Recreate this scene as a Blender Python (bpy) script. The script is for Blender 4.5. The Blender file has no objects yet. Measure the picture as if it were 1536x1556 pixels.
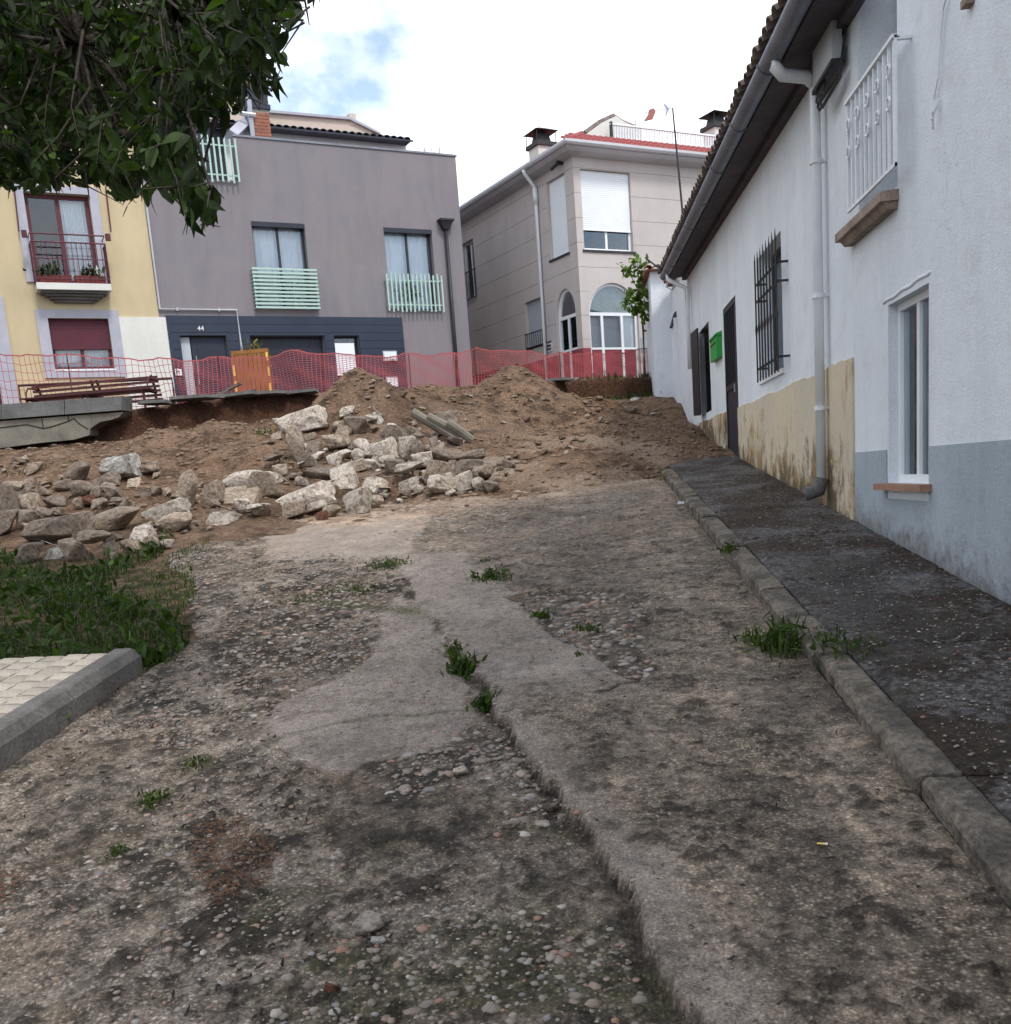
import bpy, bmesh, math, random
import numpy as np
from mathutils import Vector, Matrix

random.seed(7); RNG = np.random.default_rng(7)
sc = bpy.context.scene
COL = sc.collection
R_ = math.radians

# ---------------------------------------------------------------- camera
# world: +Y runs up the street, +X to the right, Z up; camera stands at the origin, eye height 1.55 m
FPX, PPX, PPY, ROLL, VPX, VPY, EYE = 1500., 768., 1000., .075, 890., 722., 1.55
def _axes():
    c, s = math.cos(math.atan(ROLL)), math.sin(math.atan(ROLL))
    n = np.array([s, c]); d = (np.array([VPX-PPX, VPY-PPY])) @ n
    D = FPX*FPX/(-d)
    nad = np.array([n[0]*D, n[1]*D, FPX]); nad /= np.linalg.norm(nad)
    fwd = np.array([VPX-PPX, VPY-PPY, FPX]); fwd /= np.linalg.norm(fwd)
    fwd -= (fwd@nad)*nad; fwd /= np.linalg.norm(fwd)
    return np.array([np.cross(nad, fwd), fwd, -nad])
RM = _axes(); CO = np.array([0, 0, EYE])
cam = bpy.data.cameras.new('camera'); cam_o = bpy.data.objects.new('camera', cam); COL.objects.link(cam_o)
cam.sensor_fit = 'VERTICAL'; cam.sensor_height = 24.; cam.lens = FPX/1556*24.
cam.shift_y = (PPY-778)/1556; cam.clip_end = 2000; cam.clip_start = .05
r, u, b = RM[:, 0], -RM[:, 1], -RM[:, 2]
cam_o.matrix_world = Matrix(((r[0], u[0], b[0], 0), (r[1], u[1], b[1], 0), (r[2], u[2], b[2], EYE), (0, 0, 0, 1)))
sc.camera = cam_o
sc.render.resolution_x, sc.render.resolution_y = 1011, 1024

# ---------------------------------------------------------------- world, sun, exposure
SUN_DIR = Vector((.42, -.55, .95)).normalized()          # towards the sun (behind the camera, high)
W = bpy.data.worlds.new('World'); sc.world = W; W.use_nodes = True
nt = W.node_tree; nt.nodes.clear()
def wn(t, **k):
    n = nt.nodes.new(t)
    for a, v in k.items(): setattr(n, a, v)
    return n
sky = wn('ShaderNodeTexSky', sky_type='NISHITA', sun_disc=False)
sky.sun_elevation = math.asin(SUN_DIR.z); sky.sun_rotation = math.atan2(SUN_DIR.x, SUN_DIR.y)
bg1 = wn('ShaderNodeBackground'); bg1.inputs[1].default_value = .15
nt.links.new(sky.outputs[0], bg1.inputs[0])
tc = wn('ShaderNodeTexCoord'); mp = wn('ShaderNodeMapping')
mp.inputs['Location'].default_value = (9.2, 6.1, .6); mp.inputs['Scale'].default_value = (1, 1, 1.6)
nt.links.new(tc.outputs['Generated'], mp.inputs[0])
cn = wn('ShaderNodeTexNoise'); cn.inputs['Scale'].default_value = 2.6; cn.inputs['Detail'].default_value = 9; cn.inputs['Roughness'].default_value = .56
nt.links.new(mp.outputs[0], cn.inputs['Vector'])
cr = wn('ShaderNodeValToRGB'); cr.color_ramp.elements[0].color = (.12, .12, .12, 1); cr.color_ramp.elements[0].position = .385; cr.color_ramp.elements[1].position = .49
nt.links.new(cn.outputs[0], cr.inputs[0])
cc = wn('ShaderNodeValToRGB'); e = cc.color_ramp.elements
e[0].position = .35; e[0].color = (.93, .96, 1., 1); e[1].position = .75; e[1].color = (.80, .83, .88, 1)
nt.links.new(cn.outputs[0], cc.inputs[0])
bg2 = wn('ShaderNodeBackground'); bg2.inputs[1].default_value = 1.15
nt.links.new(cc.outputs[0], bg2.inputs[0])
mx = wn('ShaderNodeMixShader'); wo = wn('ShaderNodeOutputWorld')
nt.links.new(cr.outputs[0], mx.inputs[0]); nt.links.new(bg1.outputs[0], mx.inputs[1]); nt.links.new(bg2.outputs[0], mx.inputs[2])
nt.links.new(mx.outputs[0], wo.inputs[0])
sl = bpy.data.lights.new('sun', 'SUN'); sl.energy = 1.5; sl.angle = R_(11); sl.color = (1, .96, .9)
so = bpy.data.objects.new('sun', sl); COL.objects.link(so)
so.rotation_euler = (-SUN_DIR).to_track_quat('-Z', 'Y').to_euler(); so.location = (6, -10, 20)
sc.view_settings.view_transform = 'Standard'; sc.view_settings.look = 'None'
sc.view_settings.exposure = 0.76; sc.view_settings.gamma = 1.0

# ---------------------------------------------------------------- pixel -> world helpers (photo pixels, 1536 x 1556)
def ray(px, py):
    v = RM @ np.array([px-PPX, py-PPY, FPX]); return v/np.linalg.norm(v)
def hx(px, py, x): v = ray(px, py); return CO+v*(x/v[0])
def hy(px, py, y): v = ray(px, py); return CO+v*(y/v[1])
def hs(px, py, s=.1, z0=0.): v = ray(px, py); return CO+v*((z0-EYE)/(v[2]-s*v[1]))
def project(p):
    q = RM.T @ (np.array(p)-CO); return PPX+FPX*q[0]/q[2], PPY+FPX*q[1]/q[2]

# ---------------------------------------------------------------- numpy noise
_T = RNG.random((256, 256))
def vnoise(x, y):
    x = np.asarray(x, float); y = np.asarray(y, float)
    xi = np.floor(x).astype(int); yi = np.floor(y).astype(int); fx = x-xi; fy = y-yi
    fx = fx*fx*(3-2*fx); fy = fy*fy*(3-2*fy)
    a = _T[xi & 255, yi & 255]; b_ = _T[(xi+1) & 255, yi & 255]; c = _T[xi & 255, (yi+1) & 255]; d = _T[(xi+1) & 255, (yi+1) & 255]
    return (a*(1-fx)+b_*fx)*(1-fy)+(c*(1-fx)+d*fx)*fy
def fbm(x, y, f=1., o=4, g=.5):
    s = 0; a = 1; t = 0
    for i in range(o):
        s = s+a*vnoise(np.asarray(x)*f+17.3*i, np.asarray(y)*f+9.1*i); t += a; a *= g; f *= 2.03
    return s/t-.5
def sstep(a, b_, x):
    t = np.clip((np.asarray(x, float)-a)/(b_-a), 0, 1); return t*t*(3-2*t)
def inpoly(x, y, poly):
    x = np.asarray(x); y = np.asarray(y); c = np.zeros(x.shape, bool); n = len(poly)
    for i in range(n):
        x1, y1 = poly[i][:2]; x2, y2 = poly[(i+1) % n][:2]
        if y1 == y2: continue
        c ^= ((y1 > y) != (y2 > y)) & (x < (x2-x1)*(y-y1)/(y2-y1)+x1)
    return c

# ---------------------------------------------------------------- materials
MATS = {}
def newmat(name):
    m = bpy.data.materials.new(name); m.use_nodes = True; m.node_tree.nodes.clear(); return m
class NT:
    def __init__(s, m): s.t = m.node_tree
    def n(s, typ, ins=None, **k):
        nd = s.t.nodes.new(typ)
        for a, v in k.items(): setattr(nd, a, v)
        for a, v in (ins or {}).items():
            i = nd.inputs[a]
            if hasattr(v, 'outputs'): s.t.links.new(v.outputs[0], i)
            elif isinstance(v, bpy.types.NodeSocket): s.t.links.new(v, i)
            else: i.default_value = v
        return nd
    def noise(s, vec, scale, detail=5, rough=.55, dist=0.):
        return s.n('ShaderNodeTexNoise', {'Vector': vec, 'Scale': scale, 'Detail': detail, 'Roughness': rough, 'Distortion': dist})
    def ramp(s, fac, stops, interp='LINEAR'):
        nd = s.n('ShaderNodeValToRGB', {'Fac': fac}); cr = nd.color_ramp; cr.interpolation = interp
        while len(cr.elements) < len(stops): cr.elements.new(.5)
        for el, (p, c) in zip(cr.elements, stops):
            el.position = p; el.color = (c, c, c, 1) if not hasattr(c, '__len__') else (*c[:3], 1)
        return nd
    def mix(s, f, a, b_, mode='MIX'):
        nd = s.n('ShaderNodeMix', data_type='RGBA', blend_type=mode)
        for i, v in ((0, f), (6, a), (7, b_)):
            if hasattr(v, 'outputs'):
                s.t.links.new(v.outputs[2] if v.bl_idname == 'ShaderNodeMix' else v.outputs[0], nd.inputs[i])
            elif isinstance(v, bpy.types.NodeSocket): s.t.links.new(v, nd.inputs[i])
            else: nd.inputs[i].default_value = v if not hasattr(v, '__len__') else (*v[:3], 1)
        return nd
    def out(s, col, rough=.8, bump=None, bstr=.3, bdist=.02, metal=0., spec=.4, **k):
        p = s.n('ShaderNodeBsdfPrincipled')
        for nm, v in (('Base Color', col), ('Roughness', rough), ('Metallic', metal), ('Specular IOR Level', spec)):
            if hasattr(v, 'outputs'): s.t.links.new(v.outputs[2] if v.bl_idname == 'ShaderNodeMix' else v.outputs[0], p.inputs[nm])
            elif hasattr(v, '__len__'): p.inputs[nm].default_value = (*v[:3], 1)
            else: p.inputs[nm].default_value = v
        if bump is not None:
            bn = s.n('ShaderNodeBump', {'Height': bump if not (hasattr(bump, 'bl_idname') and bump.bl_idname == 'ShaderNodeMix') else bump.outputs[2], 'Strength': bstr, 'Distance': bdist})
            s.t.links.new(bn.outputs[0], p.inputs['Normal'])
        o = s.n('ShaderNodeOutputMaterial'); s.t.links.new(p.outputs[0], o.inputs[0]); return p
    def coord(s, kind='Object'): return s.n('ShaderNodeTexCoord').outputs[kind]
    def pos(s): return s.n('ShaderNodeNewGeometry').outputs['Position']

def simple(name, c1, c2=None, sc1=3., rough=.75, bump=.15, bsc=60., metal=0., spec=.4, lo=.35, hi=.65, fine=.25, rnd=0., bdist=.01):
    """two-tone noise colour + fine grain + bump; rnd = brightness variation per object"""
    m = newmat(name); t = NT(m); co = t.coord()
    if c2 is None: c2 = tuple(c*.8 for c in c1)
    a = t.noise(co, sc1, 6, .6); col = t.ramp(a, [(lo, c1), (hi, c2)])
    f = t.noise(co, bsc, 4, .6); fr = t.ramp(f, [(.3, 1-fine), (.7, 1+fine*.3)])
    col = t.mix(1., col, fr, 'MULTIPLY')
    if rnd:
        oi = t.n('ShaderNodeObjectInfo'); rr = t.ramp(oi.outputs['Random'], [(0, 1-rnd), (1, 1+rnd)])
        col = t.mix(1., col, rr, 'MULTIPLY')
    t.out(col, rough, f, bump, bdist, metal, spec); MATS[name] = m; return m

def stucco(name, c1, c2, stain=None, stain_amt=.5, streak=.3, foot=False, bump=.35):
    m = newmat(name); t = NT(m); co = t.coord()
    a = t.noise(co, .7, 5, .6); col = t.ramp(a, [(.35, c1), (.65, c2)])
    mpn = t.n('ShaderNodeMapping', {'Vector': co, 'Scale': (1.7, 1.7, .4)})
    st = t.noise(mpn, 1.1, 7, .7, .4); sr = t.ramp(st, [(.45, 1.), (.8, 1-streak)])
    col = t.mix(1., col, sr, 'MULTIPLY')
    bl = t.noise(co, 2.3, 8, .7, .3)
    if stain:
        sm = t.ramp(bl, [(.56, 0.), (.72, stain_amt)]); col = t.mix(sm, col, stain)
    f = t.noise(co, 70, 4, .65); f2 = t.noise(co, 4.5, 6, .6); h = t.mix(.72, f, f2)
    fr = t.ramp(f, [(.3, .84), (.7, 1.04)]); col = t.mix(1., col, fr, 'MULTIPLY')
    if foot:      # hairline cracks, and mud and mould splashed on the foot of the wall (street rises 1 in 10)
        cv = t.noise(co, 3., 5, .6); cvv = t.n('ShaderNodeVectorMath', {0: co, 1: cv.outputs['Color']}, operation='ADD')
        ve = t.n('ShaderNodeTexVoronoi', {'Vector': cvv, 'Scale': .55}, feature='DISTANCE_TO_EDGE'); vr = t.ramp(ve.outputs['Distance'], [(.0015, .55), (.004, 0)])
        cm = t.noise(co, .8, 3, .5); cmr = t.ramp(cm, [(.50, 0), (.60, 1)]); ck = t.n('ShaderNodeMath', {0: vr.outputs[0], 1: cmr.outputs[0]}, operation='MULTIPLY'); col = t.mix(ck, col, tuple(c*.45 for c in c1))
        ps = t.pos(); sx = t.n('ShaderNodeSeparateXYZ', {0: ps}); k0 = t.n('ShaderNodeMath', {0: sx.outputs[1], 1: -.1}, operation='MULTIPLY'); k1 = t.n('ShaderNodeMath', {0: sx.outputs[2], 1: k0}, operation='ADD')
        n5 = t.noise(ps, 2.6, 9, .74, .4); k2 = t.n('ShaderNodeMath', {0: n5.outputs[0], 1: 1.5}, operation='MULTIPLY'); k3 = t.n('ShaderNodeMath', {0: k2, 1: k1}, operation='SUBTRACT')
        mr = t.ramp(k3, [(.38, 0), (.66, .5)]); col = t.mix(mr, col, (.17, .155, .135))
        n6 = t.noise(ps, 7, 9, .76, .4); k4 = t.n('ShaderNodeMath', {0: n6.outputs[0], 1: 1.1}, operation='MULTIPLY'); k5 = t.n('ShaderNodeMath', {0: k4, 1: k1}, operation='SUBTRACT'); m2 = t.ramp(k5, [(.28, 0), (.5, .6)]); col = t.mix(m2, col, (.06, .055, .05))
    t.out(col, .88, h, bump, .03, 0, .25); MATS[name] = m; return m

simple('dark_metal', (.02, .02, .025), (.035, .03, .03), 8, .55, .1, 80, .0)
simple('black_paint', (.012, .013, .018), (.02, .02, .025), 5, .5, .1)
simple('zinc', (.15, .165, .20), (.23, .24, .27), 2.5, .5, .12, 50, .2)
simple('white_paint', (.78, .80, .82), (.68, .70, .73), 2, .5, .05, 60, fine=.06)
simple('white_pvc', (.74, .77, .80), (.66, .69, .72), 1.5, .42, .02, 60, fine=.04)
simple('grey_plastic', (.45, .47, .5), (.38, .40, .43), 2, .6, .03, fine=.06)
simple('old_white_pipe', (.74, .765, .79), (.64, .66, .68), 3, .6, .08, fine=.1)
simple('mint', (.33, .47, .42), (.40, .54, .49), 6, .55, .05, fine=.08)
simple('maroon', (.075, .012, .022), (.10, .018, .03), 4, .55, .05, fine=.1)
simple('maroon_shutter', (.09, .010, .024), (.07, .008, .02), 4, .6, .05, fine=.1)
simple('rust_red', (.08, .014, .016), (.05, .012, .012), 7, .6, .2, fine=.2)
simple('navy', (.014, .022, .044), (.019, .029, .054), 1.2, .55, .06, 70, fine=.12)
simple('navy_frame', (.012, .016, .03), (.018, .02, .035), 3, .45, .03, fine=.08)
simple('lilac_surround', (.40, .40, .46), (.34, .34, .40), 3, .8, .12, fine=.1)
simple('curtain', (.86, .88, .92), (.74, .76, .80), 1.5, .9, .05, fine=.08)
simple('blind_white', (.76, .80, .84), (.70, .74, .79), 1, .55, .04, fine=.04)
simple('blind_grey', (.42, .46, .50), (.36, .40, .44), 1, .6, .04, fine=.04)
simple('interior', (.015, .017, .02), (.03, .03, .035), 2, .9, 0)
simple('terracotta', (.27, .12, .08), (.17, .08, .055), 6, .8, .25, 60, fine=.25, rnd=.3)
simple('old_tile', (.20, .15, .13), (.10, .085, .08), 7, .85, .3, 60, fine=.3, rnd=.3)
simple('dark_tile', (.05, .05, .065), (.09, .085, .095), 5, .8, .2, fine=.2, rnd=.2)
simple('red_tile', (.30, .055, .05), (.22, .045, .045), 6, .75, .2, fine=.25)
simple('brick', (.36, .14, .09), (.27, .10, .065), 5, .85, .3, 70, fine=.25, rnd=.2)
simple('mortar', (.36, .33, .31), (.28, .26, .25), 6, .9, .3)
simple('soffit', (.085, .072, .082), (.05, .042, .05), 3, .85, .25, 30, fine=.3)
simple('sill_brick', (.36, .27, .22), (.20, .15, .12), 6, .85, .3, fine=.3)
simple('orange_sill', (.36, .20, .14), (.24, .135, .095), 5, .75, .2, fine=.2)
simple('green_box', (.015, .24, .03), (.02, .30, .05), 6, .5, .05, fine=.1)
simple('planter_red', (.20, .03, .025), (.13, .02, .02), 5, .6, .1)
simple('wood', (.22, .18, .16), (.10, .085, .08), 4, .85, .4, 40, fine=.3)
simple('bark', (.045, .035, .028), (.09, .07, .055), 9, .9, .8, 30, fine=.4, bdist=.03)
simple('yellow_reflect', (.85, .55, .12), (.75, .45, .10), 5, .4, .02, fine=.05)
simple('barrier_orange', (.30, .125, .02), (.22, .085, .015), 3, .5, .08, fine=.1)
simple('net', (.40, .085, .085), (.32, .065, .07), 3, .5, 0, fine=.05)
simple('cream_wall', (.55, .47, .40), (.48, .41, .36), 1, .9, .1, fine=.08)
simple('cable', (.02, .02, .022), (.03, .03, .03), 5, .6, 0)
simple('steel', (.35, .36, .40), (.28, .29, .32), 4, .35, .05, 60, .7)
simple('concrete_cope', (.17, .165, .16), (.10, .098, .095), 2.2, .9, .5, 45, fine=.3, bdist=.02)
simple('concrete_wall', (.25, .225, .18), (.13, .12, .10), 1.6, .9, .5, 30, fine=.25, bdist=.02)
simple('vane_red', (.42, .16, .13), None, 4, .6, 0)
simple('vane_blue', (.35, .42, .55), None, 4, .6, 0)
simple('ground_far', (.10, .09, .075), (.07, .065, .055), 1.5, .95, .3, 20)
simple('straw', (.16, .085, .05), (.10, .05, .03), 9, .9, .2, fine=.2)
simple('litter', (.018, .015, .013), (.035, .028, .022), 9, .8, .2)
simple('plastic_white', (.7, .72, .74), (.6, .6, .6), 6, .5, .3, 20)

stucco('grey_render', (.205, .193, .215), (.228, .205, .216), (.26, .215, .22), .6, .2, bump=.25)
stucco('yellow_render', (.55, .455, .29), (.49, .405, .265), None, 0, .14, bump=.2)
stucco('white_dado', (.66, .66, .62), (.60, .60, .57), None, 0, .12, bump=.2)
stucco('white_lime', (.745, .785, .83), (.675, .715, .76), (.56, .56, .57), .6, .14, True, bump=.8)
stucco('blue_dado', (.38, .435, .49), (.32, .37, .42), (.22, .245, .27), .75, .2, True, bump=.7)
stucco('cladding', (.52, .48, .465), (.46, .42, .41), None, 0, .10, bump=.1)
stucco('cladding_base', (.30, .07, .09), (.25, .055, .075), None, 0, .12, bump=.2)
stucco('eave_white', (.55, .56, .60), (.48, .49, .53), None, 0, .15, bump=.08)

def mat_dado_yellow():
    m = newmat('yellow_dado'); t = NT(m); co = t.coord()
    a = t.noise(co, .8, 5, .6); col = t.ramp(a, [(.35, (.58, .50, .36)), (.65, (.52, .46, .37))])
    mp_ = t.n('ShaderNodeMapping', {'Vector': co, 'Scale': (1.5, 1.5, .9)})
    n1 = t.noise(mp_, 1.6, 8, .68, .5); lf = t.noise(co, .75, 3, .5)
    at = t.n('ShaderNodeAttribute', attribute_name='low')
    lm = t.ramp(lf, [(.38, .35), (.62, 1.1)]); k = t.n('ShaderNodeMath', {0: at.outputs['Fac'], 1: lm.outputs[0]}, operation='MULTIPLY')
    def add(n_, w):
        q = t.n('ShaderNodeMath', {0: k, 1: w}, operation='MULTIPLY'); return t.n('ShaderNodeMath', {0: n_.outputs[0], 1: q}, operation='ADD')
    rust = t.ramp(add(n1, .36), [(.58, 0), (.72, .85)]); col = t.mix(rust, col, (.30, .185, .075))
    n2 = t.noise(mp_, 4.5, 9, .74, .5)
    mould = t.ramp(add(n2, .30), [(.60, 0), (.74, .9)]); col = t.mix(mould, col, (.085, .072, .055))
    n3 = t.noise(co, 3.5, 6, .6)
    fl = t.ramp(add(n3, .16), [(.76, 0), (.78, 1)]); col = t.mix(fl, col, (.62, .61, .58))
    f = t.noise(co, 80, 4, .6); f2 = t.noise(co, 14, 6, .65); h = t.mix(.6, f, f2)
    t.out(col, .9, h, .8, .02, 0, .2); MATS['yellow_dado'] = m
mat_dado_yellow()

def mat_glass():
    m = newmat('glass'); t = NT(m)
    tr = t.n('ShaderNodeBsdfTransparent', {'Color': (.95, .97, .98, 1)}); gl = t.n('ShaderNodeBsdfGlossy', {'Color': (.9, .95, 1, 1), 'Roughness': .03})
    fr = t.n('ShaderNodeFresnel', {'IOR': 1.48}); k = t.n('ShaderNodeMath', {0: fr, 1: .01}, operation='ADD')
    mxx = t.n('ShaderNodeMixShader', {0: k, 1: tr, 2: gl}); o = t.n('ShaderNodeOutputMaterial', {0: mxx}); MATS['glass'] = m
mat_glass()
def mat_leaf(name, c1, c2, tl=.3):
    m = newmat(name); t = NT(m)
    oi = t.pos(); a = t.noise(oi, 6., 3, .6); col = t.ramp(a, [(.3, c1), (.7, c2)])
    at = t.n('ShaderNodeAttribute', attribute_name='tint'); v = t.ramp(at.outputs['Fac'], [(0, .45), (.8, 1.25), (1, 1.9)]); col = t.mix(1., col, v, 'MULTIPLY')
    p = t.n('ShaderNodeBsdfPrincipled', {'Base Color': col.outputs[2], 'Roughness': .55, 'Specular IOR Level': .2})
    c3 = t.mix(1., col, (1.5, 1.6, .5), 'MULTIPLY')
    tb = t.n('ShaderNodeBsdfTranslucent', {'Color': c3.outputs[2]}); ms = t.n('ShaderNodeMixShader', {0: tl, 1: p, 2: tb})
    t.n('ShaderNodeOutputMaterial', {0: ms}); MATS[name] = m
mat_leaf('leaf', (.009, .020, .005), (.036, .066, .012), .35)
mat_leaf('grass', (.014, .036, .006), (.042, .075, .014), .28)
mat_leaf('weed', (.025, .055, .010), (.06, .085, .018), .3)
mat_leaf('shrub_yellow', (.10, .11, .012), (.16, .12, .015), .3)
mat_leaf('sapling', (.06, .12, .02), (.10, .16, .03), .35)
mat_leaf('plant_dark', (.02, .05, .025), (.04, .08, .03), .2)

def mat_dirt():
    m = newmat('dirt'); t = NT(m); co = t.pos()
    a = t.noise(co, .45, 6, .6); col = t.ramp(a, [(.35, (.20, .125, .080)), (.5, (.27, .19, .132)), (.68, (.165, .108, .074))])
    b1 = t.noise(co, 3.2, 8, .7); r1 = t.ramp(b1, [(.40, .42), (.50, .95), (.62, 1.25)]); col = t.mix(1., col, r1, 'MULTIPLY')
    at = t.n('ShaderNodeAttribute', attribute_name='zone')
    sep = t.n('ShaderNodeSeparateColor', {0: at.outputs['Color']})
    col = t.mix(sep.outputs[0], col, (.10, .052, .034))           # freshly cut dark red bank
    col = t.mix(sep.outputs[1], col, (.40, .315, .245))           # trampled pale soil
    g = t.noise(co, 5, 6, .7); gm = t.ramp(g, [(.4, 0), (.6, 1)]); gg = t.n('ShaderNodeMath', {0: gm.outputs[0], 1: sep.outputs[2]}, operation='MULTIPLY')
    col = t.mix(gg, col, (.035, .05, .015))                        # thin green cover
    v = t.n('ShaderNodeTexVoronoi', {'Vector': co, 'Scale': 15.}); vr = t.ramp(v.outputs['Distance'], [(0, 1.12), (.55, .7)]); col = t.mix(.8, col, vr, 'MULTIPLY')
    f = t.noise(co, 30, 8, .75); fr = t.ramp(f, [(.36, .4), (.64, 1.3)]); col = t.mix(.9, col, fr, 'MULTIPLY')
    sp = t.noise(co, 48, 2, .5); sr = t.ramp(sp, [(.70, 0), (.74, .7)]); col = t.mix(sr, col, (.36, .31, .26))
    col = t.mix(1., col, (1.0, .93, .885), 'MULTIPLY')
    h = t.mix(.5, f, v.outputs['Distance'])
    t.out(col, .95, h, 1., .09, 0, .15); MATS['dirt'] = m
mat_dirt()

def mat_rock(name, c1, c2, c3):
    m = newmat(name); t = NT(m); co = t.coord(); oi = t.n('ShaderNodeObjectInfo')
    ad = t.n('ShaderNodeVectorMath', {0: co}, operation='ADD'); cx = t.n('ShaderNodeCombineXYZ')
    k = t.n('ShaderNodeMath', {0: oi.outputs['Random'], 1: 37.}, operation='MULTIPLY'); t.t.links.new(k.outputs[0], cx.inputs[0]); t.t.links.new(cx.outputs[0], ad.inputs[1])
    a = t.noise(ad, 1.2, 7, .65); col = t.ramp(a, [(.33, c1), (.55, c2), (.72, c3)])
    rr = t.ramp(oi.outputs['Random'], [(0, .75), (1, 1.2)]); col = t.mix(1., col, rr, 'MULTIPLY')
    d = t.noise(ad, 2.2, 9, .74); dm = t.ramp(d, [(.50, 0), (.62, .85)]); col = t.mix(dm, col, (.20, .14, .10))
    wp = t.pos(); f = t.noise(wp, 26, 8, .74); fr = t.ramp(f, [(.38, .5), (.5, 1.), (.62, 1.2)]); col = t.mix(.9, col, fr, 'MULTIPLY')
    pt_ = t.noise(wp, 55, 3, .6); pr = t.ramp(pt_, [(.32, .7), (.38, 0)]); col = t.mix(pr, col, (.07, .055, .045))
    t.out(col, .93, f, .9, .05, 0, .15); MATS[name] = m
mat_rock('rock_pale', (.64, .575, .50), (.54, .475, .41), (.38, .32, .265))
mat_rock('rock_tan', (.45, .375, .30), (.37, .30, .235), (.26, .205, .155))
mat_rock('rock_dark', (.30, .25, .21), (.23, .188, .155), (.15, .12, .10))
mat_rock('rock_white', (.68, .66, .62), (.58, .56, .52), (.36, .33, .30))
mat_rock('rock_red', (.24, .10, .065), (.18, .08, .055), (.14, .08, .06))

def mat_pebble():
    m = newmat('pebble'); t = NT(m); at = t.n('ShaderNodeAttribute', attribute_name='tint'); oi = t.n('ShaderNodeObjectInfo')
    k = t.n('ShaderNodeMath', {0: at.outputs['Fac'], 1: oi.outputs['Random']}, operation='ADD'); k2 = t.n('ShaderNodeMath', {0: k, 1: 1.}, operation='MODULO')
    col = t.ramp(k2, [(0, (.16, .13, .107)), (.22, (.235, .20, .168)), (.42, (.30, .262, .225)), (.55, (.19, .16, .136)), (.70, (.28, .21, .165)), (.78, (.29, .155, .11)), (.84, (.44, .405, .36)), (.93, (.17, .16, .17)), (1, (.26, .225, .19))])
    f = t.noise(t.pos(), 60, 5, .7); fr = t.ramp(f, [(.3, .65), (.7, 1.1)]); col = t.mix(1., col, fr, 'MULTIPLY')
    t.out(col, .7, f, .4, .006, 0, .35); MATS['pebble'] = m
mat_pebble()

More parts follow.
